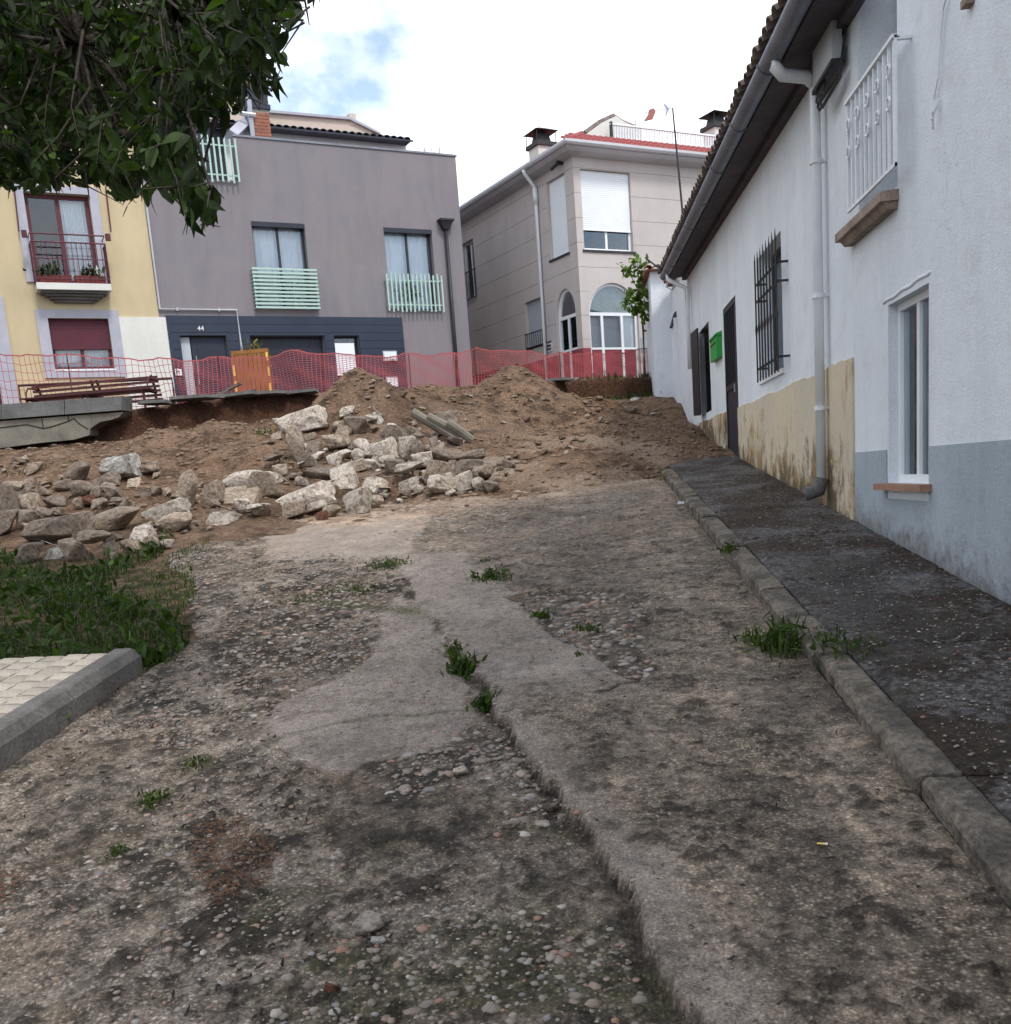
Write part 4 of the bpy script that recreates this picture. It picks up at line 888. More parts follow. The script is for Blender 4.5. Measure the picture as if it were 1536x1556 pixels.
# ================================================================ cream houses behind
off = 12.; c0 = G.pix(405, 174, off); c1_ = G.pix(530, 183, off); ck = G.pix(536, 178, off); ce = G.pix(571, 204, off)
hb = thing('cream_house', 'pale cream gabled house rising behind the dark tiled attic', 'house', G.M)
MB().prism([(c0[0]-2.5, 3.), (ce[0], 3.), (ce[0], ce[1]), (c1_[0]+.35, c1_[1]-.02), (c1_[0], c1_[1]), (c0[0]-2.5, c0[1])], off, off+8).build('wall', 'cream_wall', hb)
MB().prism([(c0[0]-2.6, c0[1]+.001), (c1_[0], c1_[1]+.001), (ce[0]+.15, ce[1]-.02), (ce[0]+.15, ce[1]+.06), (c1_[0]+.02, c1_[1]+.09), (c0[0]-2.6, c0[1]+.09)], off-.12, off+8.1).build('roof_edge', 'lilac_surround', hb)
MB().box(ck[0]-.15, ck[0]+.12, off-.02, off+.4, ck[1]-.3, ck[1]+.12).build('chimney', 'cream_wall', hb)
hb2 = thing('tall_cream_house', 'tall pale cream block behind the leaves and the brick chimney', 'house', G.M)
off = 10.8; t0 = G.pix(230, 40, off); t1 = G.pix(345, 60, off); t1b = G.pix(372, 150, off)
MB().prism([(t0[0]-6, 3.), (t1b[0], 3.), (t1b[0], t1b[1]-.1), (t1[0], t1[1]), (t0[0], t0[1]+1.2), (t0[0]-6, t0[1]+1.2)], off, off+9).build('wall', 'cream_wall', hb2)
MB().prism([(t1b[0]+.2, t1b[1]-.12), (t1[0]+.1, t1[1]+.02), (t0[0], t0[1]+1.21), (t0[0], t0[1]+1.35), (t1[0]+.2, t1[1]+.2), (t1b[0]+.35, t1b[1]+.05)], off-.3, off+9.1).build('roof_edge', 'old_tile', hb2)

# ================================================================ beige stone-clad corner house
b0 = hy(875, 330, 29.5); B = Fr(b0[0], b0[1], GA); BL = Fr(b0[0], b0[1], GA-math.pi/2)      # front, and left flank (its local x runs towards the corner, x<=0)
bh = thing('corner_house', 'beige stone-clad corner house with red tiled roof and arched doorways', 'house', B.M)
zbb = 3.4; ztop = B.Z(1000, 250); xr = 9.; 
uw = (B.X(884, 320), B.X(959, 320), B.Z(920, 381), B.Z(920, 260)); 
dr = (B.X(896, 500), B.X(970, 500), B.Z(930, 577), B.Z(930, 430)); acr = (dr[1]-dr[0])/2
lw1 = (BL.X(834, 330), BL.X(862, 330), BL.Z(848, 391), BL.Z(848, 268)); 
la = (BL.X(847, 500), BL.X(879-2, 500), BL.Z(863, 579), BL.Z(863, 437))
lg = (BL.X(800, 490), BL.X(826, 490), BL.Z(812, 527), BL.Z(812, 455)); ls = (BL.X(703, 400), BL.X(722, 400), BL.Z(715, 455), BL.Z(712, 366))
fh = [uw, dr]; lh = [lw1, la, lg, ls]; xl = BL.X(690, 400)-4
wall_holes(0, xr, zbb, ztop, fh, .3).build('wall', 'cladding', bh, B.M)
wall_holes(xl, -.3-.002, zbb, ztop-.002, lh, .3).build('wall', 'cladding', bh, BL.M)
MB().box(xr-.3, xr, .31, -xl, zbb, ztop).box(.31, xr-.31, -xl-.3, -xl, zbb, ztop).build('shell', 'cladding', bh, B.M)
cz = list(np.arange(zbb, ztop, (ztop-4.15)/9.3)); cz = [z for z in cz if z < ztop-.1]+[ztop]
courses(bh, 'cladding_course', 'cladding', -.022, xr, cz, fh, -.022, -.001, B.M, .009)
courses(bh, 'cladding_course', 'cladding', xl, -.001, cz, lh, -.022, -.001, BL.M, .009)
# red base band of the shop front side
bz1 = B.Z(880, 529)
for (F, a, b_, hh) in ((B, -.034, dr[0]-.02, []), (BL, BL.X(790, 560), la[0], []), (BL, la[1], -.0, [])): MB().box(a, b_, -.034, -.0225, zbb, bz1).build('base_panel', 'cladding_base', bh, F.M)
MB().box(BL.X(700, 560), BL.X(790, 560)-.01, -.034, -.0225, zbb, BL.Z(740, 566)).build('base_panel', 'cladding_base', bh, BL.M)
window(bh, B.M, uw[0], uw[1], uw[2], uw[3], .10, 'white_pvc', .07, 2, None, shutter=B.Z(920, 349), smat='blind_white', sill=(.06, .06, .06, 'dark_metal'))
window(bh, BL.M, lw1[0], lw1[1], lw1[2], lw1[3], .10, 'white_pvc', .07, 1, None, shutter=lw1[2]+.02, smat='blind_white', sill=(.06, .06, .06, 'dark_metal'))
window(bh, BL.M, ls[0], ls[1], ls[2], ls[3], .12, 'white_pvc', .06, 2, True)
window(bh, BL.M, lg[0], lg[1], lg[2], lg[3], .12, 'white_pvc', .06, 1, None, shutter=lg[2]+.05, smat='blind_grey', sill=(.04, .05, .05, 'dark_metal'))
def iron_guard(F, x0, x1, z0, z1, n, parent):
    o = MB().box(x0, x1, -.09, -.065, z1-.03, z1).box(x0, x1, -.09, -.065, z0, z0+.03).box(x0, x0+.025, -.065, -.023, z0, z0+.03).box(x1-.025, x1, -.065, -.023, z1-.03, z1).build('window_guard', 'dark_metal', parent, F.M)
    for k in range(n): x = x0+.01+(x1-x0-.02)*k/(n-1); MB().tube([(x, -.078, z0+.03), (x, -.078, z1-.03)], .010, 5).build('bar', 'dark_metal', o)
iron_guard(BL, lg[0]-.02, lg[1]+.02, lg[2]-.02, BL.Z(812, 505), 9, bh); iron_guard(BL, ls[0]-.02, ls[1]+.02, ls[2]-.02, BL.Z(715, 412), 9, bh)
# arched openings: spandrels, frames, fan lights, panels
def arch(F, q, ncol, fillmat, kick, hgt=None):
    x0, x1, z0, z1 = q; xc = (x0+x1)/2; rx = (x1-x0)/2; rzz = hgt or rx; zs_ = z1-rzz; N = 20; m_ = MB()
    for k in range(N):
        a0, a1 = math.pi*k/N, math.pi*(k+1)/N
        A = (xc-rx*math.cos(a0), zs_+rzz*math.sin(a0)); C = (xc-rx*math.cos(a1), zs_+rzz*math.sin(a1))
        m_.hexa([(A[0], -.02, A[1]), (C[0], -.02, C[1]), (C[0], .29, C[1]), (A[0], .29, A[1]), (A[0], -.02, z1+.004), (C[0], -.02, z1+.004), (C[0], .29, z1+.004), (A[0], .29, z1+.004)])
    m_.build('spandrel', 'cladding', bh, F.M)
    f = MB(); y0, y1 = .06, .12; fw = .075
    for k in range(N):
        a0, a1 = math.pi*k/N, math.pi*(k+1)/N
        P = [(xc-(rx-d)*math.cos(a), zs_+(rzz-d)*math.sin(a)) for a in (a0, a1) for d in (0, fw)]
        f.hexa([(P[0][0], y0, P[0][1]), (P[2][0], y0, P[2][1]), (P[2][0], y1, P[2][1]), (P[0][0], y1, P[0][1]), (P[1][0], y0, P[1][1]), (P[3][0], y0, P[3][1]), (P[3][0], y1, P[3][1]), (P[1][0], y1, P[1][1])])
    f.box(x0, x0+fw, y0, y1, z0, zs_).box(x1-fw, x1, y0, y1, z0, zs_).box(x0+fw, x1-fw, y0, y1, zs_-fw*.6, zs_+fw*.6).box(x0+fw, x1-fw, y0, y1, kick-.03, kick+.03).box(x0+fw, x1-fw, y0, y1, z0, z0+.06)
    xs_ = [x0+fw]+ncol+[x1-fw]
    for x in ncol: f.box(x-fw*.55, x+fw*.55, y0-.002, y1-.002, z0+.06, zs_-fw*.6)
    o = f.build('arched_door', 'white_pvc', bh, F.M)
    for a, b_ in zip(xs_[:-1], xs_[1:]):
        MB().box(a+.03, b_-.03, y0+.025, y0+.033, kick+.03, zs_-fw*.6).build('pane', 'glass', o)
        MB().box(a+.03, b_-.03, y0+.02, y0+.04, z0+.06, kick-.03).build('kick_panel', 'cladding_base', o)
    fan = MB(); pts = [(xc-(rx-fw)*math.cos(math.pi*k/N), zs_+fw*.6+(rzz-fw*1.6)*math.sin(math.pi*k/N)) for k in range(N+1)]; fan.prism(pts, y0+.025, y0+.033); fan.build('fan_light', 'glass', o)
    MB().box(x0, x1, .20, .22, z0, zs_).build('blind', fillmat, o)
    MB().box(x0, x1, .26, .28, zs_, z1).build('interior', 'plant_int', o)
simple('plant_int', (.22, .30, .28), (.32, .40, .38), 4, .8, 0)
arch(B, dr, [B.X(917, 500), B.X(947, 500)], 'blind_white', B.Z(930, 529)); arch(BL, la, [(la[0]+la[1])/2], 'blind_grey', BL.Z(863, 532), .78)
# utility grille on the flank
q = rect(BL, 832, 521, 841, 536); o = MB(); bars_rect(o, q[0], q[1], q[2], q[3], .05, -.05, -.0225); o = o.build('utility_grille', 'grey_plastic', bh, BL.M)
for k in range(3): z = q[2]+.06+k*.1; MB().box(q[0]+.05, q[1]-.05, -.04, -.023, z, z+.05).build('grille_slat', 'dark_metal', o)
# eave: cove + gutter on both sides, hipped red roof
ov = .50; gz1 = ztop+.62
for (F, a, b_, sgn) in ((B, 0, xr, 1), (BL, xl, 0, -1)):
    m_ = MB(); prof = [(0, ztop-.02), (-.12, ztop-.0), (-.34, ztop+.04), (-.44, ztop+.10), (-.44, ztop+.115), (0, ztop+.115)]
    def pt(x, yy, z): # mitre at the corner
        return (x, yy, z)
    for (y0, z0), (y1, z1) in zip(prof[:-1], prof[1:]):
        e0, e1 = (-abs(y0), -abs(y1)) if sgn == 1 else (0, 0)
        if sgn == 1: m_.quad((a+y0, y0, z0), (b_, y0, z0), (b_, y1, z1), (a+y1, y1, z1))
        else: m_.quad((a, y0, z0), (b_-y0, y0, z0), (b_-y1, y1, z1), (a, y1, z1))
    m_.build('eave', 'eave_white', bh, F.M)
    g_ = MB(); gp = [(-.42, ztop+.12), (-.52, ztop+.14), (-.56, ztop+.19), (-.56, ztop+.255), (-.54, ztop+.255), (-.54, ztop+.2), (-.44, ztop+.17), (-.42, ztop+.2)]
    for (y0, z0), (y1, z1) in zip(gp, gp[1:]+gp[:1]):
        if sgn == 1: g_.quad((a+y0, y0, z0), (b_, y0, z0), (b_, y1, z1), (a+y1, y1, z1))
        else: g_.quad((a, y0, z0), (b_-y0, y0, z0), (b_-y1, y1, z1), (a, y1, z1))
    g_.build('gutter', 'eave_white', bh, F.M)
sl_ = .50; rb = ztop+.20
rfm = MB(); K = 1.0; zt_ = rb+sl_*(K+.45)
rfm.quad((-.45, -.45, rb), (xr, -.45, rb), (xr, K, zt_), (K, K, zt_)); rfm.quad((-.45, -xl, rb), (-.45, -.45, rb), (K, K, zt_), (K, -xl, zt_)); rfm.quad((K, K, zt_), (xr, K, zt_), (xr, -xl, zt_), (K, -xl, zt_)); rfm.quad((-.45, -.45, rb-.01), (-.45, -xl, rb-.01), (xr, -xl, rb-.01), (xr, -.45, rb-.01))
rfo = rfm.build('roof', 'red_tile', bh, B.M)
tm2 = tile_mesh('roof_tile', .5, .19, 'red_tile'); x = -.30
while x < 5.6:
    n_rows = 3
    for row in range(n_rows):
        yy = -.47+row*.42
        if x > yy+.08: link('roof_tile', tm2, rfo, B.M @ Matrix.Translation((x, yy, rb+.02+row*.42*sl_)) @ Matrix.Rotation(math.atan(sl_), 4, 'X'))
    x += .2
rm = MB()   # ridge along the hip
rm.tube([(-.45, -.45, rb+.03), (K, K, zt_+.05)], .09, 8); rm.build('hip_ridge', 'red_tile', rfo, B.M, True)
# roof terrace: pale gable and white balusters
off = 1.6; gp = [B.pix(a, b_, off) for a, b_ in ((893, 202), (915, 186), (936, 176), (950, 186), (975, 196), (975, 212))]
MB().prism([(gp[0][0], gp[0][1]-.6)]+gp[:5]+[(gp[5][0], gp[5][1]-.6)], off, off+.35).build('terrace_gable', 'white_dado', bh, B.M)
MB().tube([(g[0], off+.17, g[1]+.03) for g in gp[:5]], .10, 6).build('gable_coping', 'old_tile', bh, B.M)
off = 1.35; A = B.pix(927, 187, off); C = B.pix(1100, 216, off); zB = max(zt_-.02, A[1]-.95)
bl = MB().box(A[0], C[0], off-.04, off+.04, A[1]-.05, A[1]).box(A[0], C[0], off-.05, off+.05, zB-.3, zB+.05).build('balustrade', 'white_paint', bh, B.M)
n = 44
for k in range(n):
    x = A[0]+.05+(C[0]-A[0]-.1)*k/(n-1); MB().tube([(x, off, zB+.05), (x, off, zB+.15), (x, off, zB+.28), (x, off, A[1]-.05)], [.03, .042, .028, .026], 6).build('baluster', 'white_paint', bl)
MB().box(A[0], A[0]+.05, off-.05, off+.05, zB, A[1]+.04).build('newel', 'dark_metal', bl)
def cowl_chimney(label, F, pa, pb, off):
    a = F.pix(*pa, off); b_ = F.pix(*pb, off); w = .60; x0 = (a[0]+b_[0])/2-w/2; zt2 = a[1]
    t_ = thing('roof_chimney', label, 'chimney', F.M @ Matrix.Translation((x0, off, zt2-1.6)))
    MB().box(0, w, 0, w, 0, 1.6).build('stack', 'white_dado', t_)
    MB().box(-.07, w+.07, -.07, w+.07, 1.602, 1.72).hexa([(.06, .06, 1.72), (w-.06, .06, 1.72), (w-.06, w-.06, 1.72), (.06, w-.06, 1.72), (.12, .12, 2.0), (w-.12, .12, 2.0), (w-.12, w-.12, 2.0), (.12, w-.12, 2.0)]).build('flue_pot', 'dark_metal', t_)
    for (x, y_) in ((-.04, -.04), (w+.04, -.04), (-.04, w+.04), (w+.04, w+.04)): MB().tube([(x, y_, 1.72), (x, y_, 2.06)], .015, 4).build('cowl_leg', 'dark_metal', t_)
    MB().hexa([(-.12, -.12, 2.05), (w+.12, -.12, 2.05), (w+.12, w+.12, 2.05), (-.12, w+.12, 2.05), (w*.35, w*.35, 2.2), (w*.65, w*.35, 2.2), (w*.65, w*.65, 2.2), (w*.35, w*.65, 2.2)]).build('cowl', 'dark_metal', t_)
cowl_chimney('white chimney with black cowl above the sloping side eave', BL, (798, 233), (824, 233), 1.2)
cowl_chimney('white chimney with black cowl beyond the roof balustrade', B, (1085, 192), (1108, 192), 2.6)
# white downpipe at the flank
a = BL.pix(796, 265, -.5); c = BL.pix(812, 290, -.12); 
MB().tube([(a[0], -.5, ztop+.16), (a[0], -.48, ztop+.06), (c[0], -.12, ztop-.25), (c[0], -.10, ztop-.6), (c[0], -.10, zbb)], .055, 8).build('downpipe', 'white_pvc', bh, BL.M, True)
MB().tube([(c[0], -.10, ztop-.75), (c[0], -.10, ztop-.3)], .075, 8).build('pipe_collar', 'white_pvc', bh, BL.M, True)
o = BL.pix(856, 249); MB().box(o[0]-.06, o[0]+.04, -.2, -.0225, o[1]-.02, o[1]+.08).bar((o[0], -.18, o[1]), (o[0]-.14, -.34, o[1]-.14), .07).build('floodlight', 'dark_metal', bh, BL.M)
# TV aerials on the roof
for (px_, py_, h, lab) in ((965, 178, 1.0, 'thin grey television aerial behind the pale roof gable'), (1007, 198, .8, 'thin grey television aerial behind middle of the balustrade')):
    p = B.pix(px_, py_, 2.0); t_ = thing('roof_aerial', lab, 'aerial', B.M @ Matrix.Translation((p[0], 2.0, p[1]-h)))
    MB().tube([(0, 0, -.3), (0, 0, h)], .014, 5).build('mast', 'steel', t_); m_ = MB(); m_.tube([(-.35, 0, h*.25), (.30, 0, h*.2)], .012, 4)
    for k in range(4): x = -.3+k*.18; m_.tube([(x, -.12, h*.23), (x, .12, h*.23)], .008, 4)
    m_.build('boom', 'steel', t_)

# ================================================================ near white house (blue-grey dado)
H = Fr(WX, 0., -math.pi/2)
h1 = thing('white_house', 'tall whitewashed house with blue-grey dado and white sliding window', 'house', H.M)
xa = H.X(1300, 700); 
wq = (H.X(1350, 600), H.X(1411, 600), H.Z(1380, 734), H.Z(1380, 447)); bq = (H.X(1303, 60), H.X(1363, 60), H.Z(1325, 318), 5.95)
wall_holes(xa, 6., -1.6, 8.2, [wq, bq], .45).build('wall', 'white_lime', h1, H.M)
MB().box(xa, xa+.4, .46, 7, -1, 8.2).box(5.6, 6., .46, 7, -1.6, 8.2).box(xa+.4, 5.6, 6.6, 7, -1, 8.2).box(xa+.4, 5.6, .46, 6.6, 8., 8.2).build('shell', 'white_lime', h1)
rr1 = MB().hexa([(xa-.1, -.4, 8.203), (6.1, -.4, 8.203), (6.1, 7.3, 8.203), (xa-.1, 7.3, 8.203), (xa-.1, -.4, 8.3), (6.1, -.4, 8.3), (6.1, 7.3, 9.9), (xa-.1, 7.3, 9.9)]).build('roof', 'old_tile', h1)
dzt = H.Z(1450, 675)
wall_holes(xa+.004, 6.0, -1.6, dzt, [(wq[0]-.035, wq[1]+.035, wq[2]-.12, dzt+1)], .008, -.010).build('dado', 'blue_dado', h1, H.M)
window(h1, H.M, *wq, .07, 'white_pvc', .055, 2, None, sill=(.10, .09, .05, 'orange_sill'), deep=.5)
MB().box(wq[0]+.07, wq[0]+.34, .19, .2, wq[2]+.05, wq[3]-.05).build('net_curtain', 'blind_grey', h1, H.M)
# plaster lip above the window
m_ = MB(); N = 14
pts = [(wq[0]-.10+(wq[1]-wq[0]+.13)*k/N, wq[3]+.035+.006*math.sin(k*1.3)+.002*k) for k in range(N+1)]; m_.tube([(a, .003, b_) for a, b_ in pts], .015, 6); m_.build('plaster_lip', 'white_lime', h1, H.M, True)
# tall upper opening with white railing and brick sill
bw2 = window(h1, H.M, bq[0]+.02, bq[1]-.02, bq[2], bq[3]-.02, .36, 'white_pvc', .07, 2, None, shutter=bq[2]+.02, smat='blind_grey')
sl2 = MB().hexa([(bq[0]-.26, -.13, bq[2]-.10), (bq[1]+.03, -.13, bq[2]-.10), (bq[1]+.03, .35, bq[2]-.10), (bq[0]-.26, .35, bq[2]-.10), (bq[0]-.26, -.13, bq[2]-.035), (bq[1]+.03, -.13, bq[2]-.035), (bq[1]+.03, .35, bq[2]-.003), (bq[0]-.26, .35, bq[2]-.003)]).build('upper_sill', 'sill_brick', h1, H.M)
MB().hexa([(bq[0]-.2, -.07, bq[2]-.15), (bq[1]+.0, -.07, bq[2]-.15), (bq[1]+.0, -.001, bq[2]-.15), (bq[0]-.2, -.001, bq[2]-.15), (bq[0]-.22, -.10, bq[2]-.101), (bq[1]+.01, -.10, bq[2]-.101), (bq[1]+.01, -.001, bq[2]-.101), (bq[0]-.22, -.001, bq[2]-.101)]).build('sill_course', 'sill_brick', sl2)
rzt = H.Z(1362, 52, -.1); rx0, rx1 = H.X(1288, 150, -.1), H.X(1362, 60, -.1); rzb = bq[2]+.05
ra = MB().box(rx0, rx1, -.13, -.08, rzt-.018, rzt+.006).box(rx0, rx1, -.115, -.095, rzb, rzb+.022).box(rx0, rx0+.014, -.114, -.096, rzb, rzt).box(rx1-.014, rx1, -.114, -.096, rzb, rzt).box(rx1-.03, rx1, -.095, -.001, rzt-.03, rzt-.010).box(rx0, rx0+.03, -.095, -.001, rzt-.03, rzt-.010).build('railing', 'white_paint', h1, H.M)
nb = 11
for k in range(nb):
    x = rx0+.03+(rx1-rx0-.06)*k/(nb-1); MB().box(x-.010, x+.010, -.115, -.095, rzb+.022, rzt-.018).build('bar', 'white_paint', ra)
for k in range(5):
    x = rx0+.10+(rx1-rx0-.2)*k/4
    for zc_ in (rzb+.42, rzb+.62):
        MB().tube([(x+.04*math.cos(a), -.125, zc_+.04*math.sin(a)) for a in np.linspace(0, 6.28, 13)], .009, 5, False).build('ring', 'white_paint', ra)
# hanging wire and hook
a = [H.pix(*p) for p in ((1447, -20), (1438, 15), (1434, 60), (1430, 120), (1424, 150))]
MB().tube([(p[0], -.02, p[1]) for p in a], .007, 5).build('loose_wire', 'old_white_pipe', h1, H.M)
b_ = H.pix(1428, 170); MB().tube([(b_[0]+.03, -.01, b_[1]+.06), (b_[0]+.02, -.05, b_[1]), (b_[0]-.03, -.03, b_[1]-.09)], .008, 5).tube([(b_[0]-.01, -.01, b_[1]+.05), (b_[0], -.05, b_[1]-.04)], .008, 5).build('wall_hook', 'old_white_pipe', h1, H.M)
c = H.pix(1476, 4); MB().box(c[0]-.03, c[0]+.05, -.05, -.001, c[1]-.02, c[1]+.02).build('brick_stub', 'sill_brick', h1, H.M)

# ================================================================ long low white house (cream dado, iron grille, dark door)
h2 = thing('low_white_house', 'long low whitewashed house with cream dado and black window grille', 'house', H.M)
ye = 21.6; ze = lambda y_: 5.03+.034*(y_-10.)       # eave height follows the street
xf = -ye; gq = (H.X(1154, 480), H.X(1189, 480), 2.58, 4.05); dq = (H.X(1102, 580), H.X(1121, 580), 1.0, 3.95); q2 = (H.X(1063.5, 560), H.X(1079, 560), 2.52, 4.05)
wall_holes(xf, xa-.004, .3, 4.95, [gq, dq, q2], .4).prism([(xf, 4.951), (xa-.004, 4.951), (xa-.004, ze(9.)+.05), (xf, ze(ye)+.05)], 0., .4).build('wall', 'white_lime', h2, H.M)
MB().box(xf, xf+.3, .41, 6.2, .5, 5.1).box(xf+.3, xa-.01, 5.9, 6.2, .3, 5.1).build('shell', 'white_lime', h2, H.M)
def dado_grid(x0, x1, ztop_, n):
    NX, NZ = n, 14; v = []; low = []
    for j in range(NZ+1):
        for i in range(NX+1):
            x = x0+(x1-x0)*i/NX; g_ = .1*(-x)+.12 if -x < 15.5 else float(gz(2.2, -x)); zt2 = ztop_+.006*math.sin(i*1.7)+.012*math.sin(i*.37)+.010*random.random()
            z = (g_-.4)+(zt2-g_+.4)*j/NZ; v.append((x, -.018-.004*random.random(), z)); low.append(max(0., min(1., 1-(z-g_)/.75)))
    f = [(j*(NX+1)+i, j*(NX+1)+i+1, (j+1)*(NX+1)+i+1, (j+1)*(NX+1)+i) for j in range(NZ) for i in range(NX)]
    k = len(v); tp = [NZ*(NX+1)+i for i in range(NX+1)]; v += [(v[i][0], -.001, v[i][2]+.004) for i in tp]; low += [0]*len(tp)
    f += [(tp[i], tp[i+1], k+i+1, k+i) for i in range(NX)]
    for e_ in (0, NX): 
        col_ = [j*(NX+1)+e_ for j in range(NZ+1)]; k2 = len(v); v += [(v[i][0], -.0005, v[i][2]) for i in col_]; low += [low[i] for i in col_]
        f += [(col_[j], k2+j, k2+j+1, col_[j+1]) for j in range(NZ)]
    m_ = MB(); m_.v = v; m_.f = f; me = m_.mesh('dado', 'yellow_dado'); at = me.attributes.new('low', 'FLOAT', 'POINT'); at.data.foreach_set('value', low)
    return link('dado', me, h2, H.M)
dado_grid(dq[1]+.01, xa-.012, 2.35, 60); dado_grid(-20.2, dq[0]-.01, 2.38, 30)
# grille window
window(h2, H.M, *gq, .16, 'dark_metal', .05, 2, None, sill=(.03, .03, .06, 'white_paint'))
gr = MB(); go = -.11; gx0_, gx1_ = H.X(1151, 480, go), H.X(1183, 480, go); gz0, gz1 = H.Z(1160, 578, go), H.Z(1165, 380, go)
for z in (gz0+.16, gz0+.95, gz1-.25): gr.box(gx0_-.02, gx1_+.02, go-.006, go+.006, z-.015, z+.015).box(gx0_-.02, gx0_, go, -.001, z-.012, z+.012).box(gx1_, gx1_+.02, go, -.001, z-.012, z+.012)
gr = gr.build('window_grille', 'dark_metal', h2, H.M)
for k in range(8):
    x = gx0_+(gx1_-gx0_)*k/7; m_ = MB().tube([(x, go-.018, gz0), (x, go-.018, gz0+.55), (x, go-.018, gz0+.62), (x, go-.018, gz0+.69), (x, go-.018, gz0+1.2), (x, go-.018, gz1), (x, go-.018, gz1+.10)], [.010, .010, .017, .010, .010, .010, .002], 6); m_.build('bar', 'dark_metal', gr)
# dark metal door
do = MB().box(dq[0]+.0, dq[1]-.0, .02, .07, 1.3, dq[3]-.002).build('door', 'navy_frame', h2, H.M)
m_ = MB(); bars_rect(m_, dq[0]+.02, dq[1]-.02, 1.5, dq[3]-.02, .07, .0, .0195); m_.box(dq[0]+.09, dq[1]-.09, .0, .0195, 2.68, 2.76); m_.build('door_frame', 'black_paint', do, H.M)
for k in range(5): x = dq[0]+.2+k*.18; MB().box(x, x+.018, .002, .018, 2.76, dq[3]-.09).build('door_bar', 'black_paint', do, H.M)
MB().tube([(dq[1]-.12, -.03, 2.6), (dq[1]-.12, -.03, 2.72)], .012, 6).build('handle', 'steel', do, H.M)
MB().box(dq[0]-.05, dq[1]+.05, -.09, .05, 1.55, 1.665).build('doorstep', 'concrete_cope', h2, H.M)
# far window with shutters ajar
window(h2, H.M, *q2, .14, 'maroon', .06, 2, None, shutter=q2[2]+.02, smat='dark_metal')
MB().hexa([(q2[0]+.02, -.02, q2[2]), (q2[0]+.05, -.16, q2[2]), (q2[0]+.75, -.12, q2[2]), (q2[0]+.75, -.09, q2[2]), (q2[0]+.02, -.02, q2[3]), (q2[0]+.05, -.16, q2[3]), (q2[0]+.75, -.12, q2[3]), (q2[0]+.75, -.09, q2[3])]).build('shutter_leaf', 'black_paint', h2, H.M)
# green letter box
mq = (H.X(1087, 530), H.X(1097.5, 530), H.Z(1092, 547), H.Z(1092, 508)); mbx = thing('letter_box', 'bright green metal letter box beside the dark door', 'letter box', H.M)
MB().box(mq[0], mq[1], -.09, -.001, mq[2], mq[3]-.06).build('body', 'green_box', mbx); MB().hexa([(mq[0]-.02, -.11, mq[3]-.058), (mq[1]+.02, -.11, mq[3]-.058), (mq[1]+.02, -.0015, mq[3]-.058), (mq[0]-.02, -.0015, mq[3]-.058), (mq[0]-.02, -.11, mq[3]-.03), (mq[1]+.02, -.11, mq[3]-.03), (mq[1]+.02, -.0015, mq[3]+.01), (mq[0]-.02, -.0015, mq[3]+.01)]).build('lid', 'green_box', mbx)
MB().box(mq[0]+.1, mq[1]-.1, -.098, -.0905, mq[3]-.16, mq[3]-.14).build('slot', 'black_paint', mbx)
# eave: soffit boards, gutter, tiles
xs0, xs1 = xf-.1, -8.2
def ez(x, d=0.): return ze(-x)+d
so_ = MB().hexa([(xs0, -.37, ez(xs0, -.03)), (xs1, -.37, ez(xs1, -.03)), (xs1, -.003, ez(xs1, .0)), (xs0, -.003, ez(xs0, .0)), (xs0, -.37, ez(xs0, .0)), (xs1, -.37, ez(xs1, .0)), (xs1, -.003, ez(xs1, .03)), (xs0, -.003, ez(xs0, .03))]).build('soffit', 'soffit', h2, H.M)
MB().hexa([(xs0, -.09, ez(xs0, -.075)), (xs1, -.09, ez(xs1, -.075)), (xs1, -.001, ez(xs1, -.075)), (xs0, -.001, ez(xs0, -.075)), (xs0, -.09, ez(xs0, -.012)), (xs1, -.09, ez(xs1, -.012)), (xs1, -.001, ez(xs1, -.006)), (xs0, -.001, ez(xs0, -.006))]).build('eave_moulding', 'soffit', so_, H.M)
gu = MB(); N = 10; gr_ = .092; gy = -.45
segs = np.linspace(xs0, xs1, 9)
for a, b_ in zip(segs[:-1], segs[1:]):
    i0 = len(gu.v); 
    for x in (a, b_):
        for s in range(N+1):
            t_ = math.pi+math.pi*s/N; gu.v.append((x, gy+gr_*math.cos(t_), ez(x, .045)+gr_*math.sin(t_)))
        for s in range(N, -1, -1):
            t_ = math.pi+math.pi*s/N; gu.v.append((x, gy+(gr_-.008)*math.cos(t_), ez(x, .047)+(gr_-.008)*math.sin(t_)))
    n2 = 2*(N+1)
    for s in range(n2): gu.f.append((i0+s, i0+(s+1) % n2, i0+n2+(s+1) % n2, i0+n2+s))
guo = gu.build('gutter', 'zinc', h2, H.M, True)
for x in segs[1:-1]:
    c_ = MB(); i0 = 0
    c_.tube([(x+.0, gy+(gr_+.006)*math.cos(math.pi+math.pi*s/N), ez(x, .045)+(gr_+.006)*math.sin(math.pi+math.pi*s/N)) for s in range(N+1)], .010, 4); c_.build('gutter_bracket', 'zinc', guo, H.M)
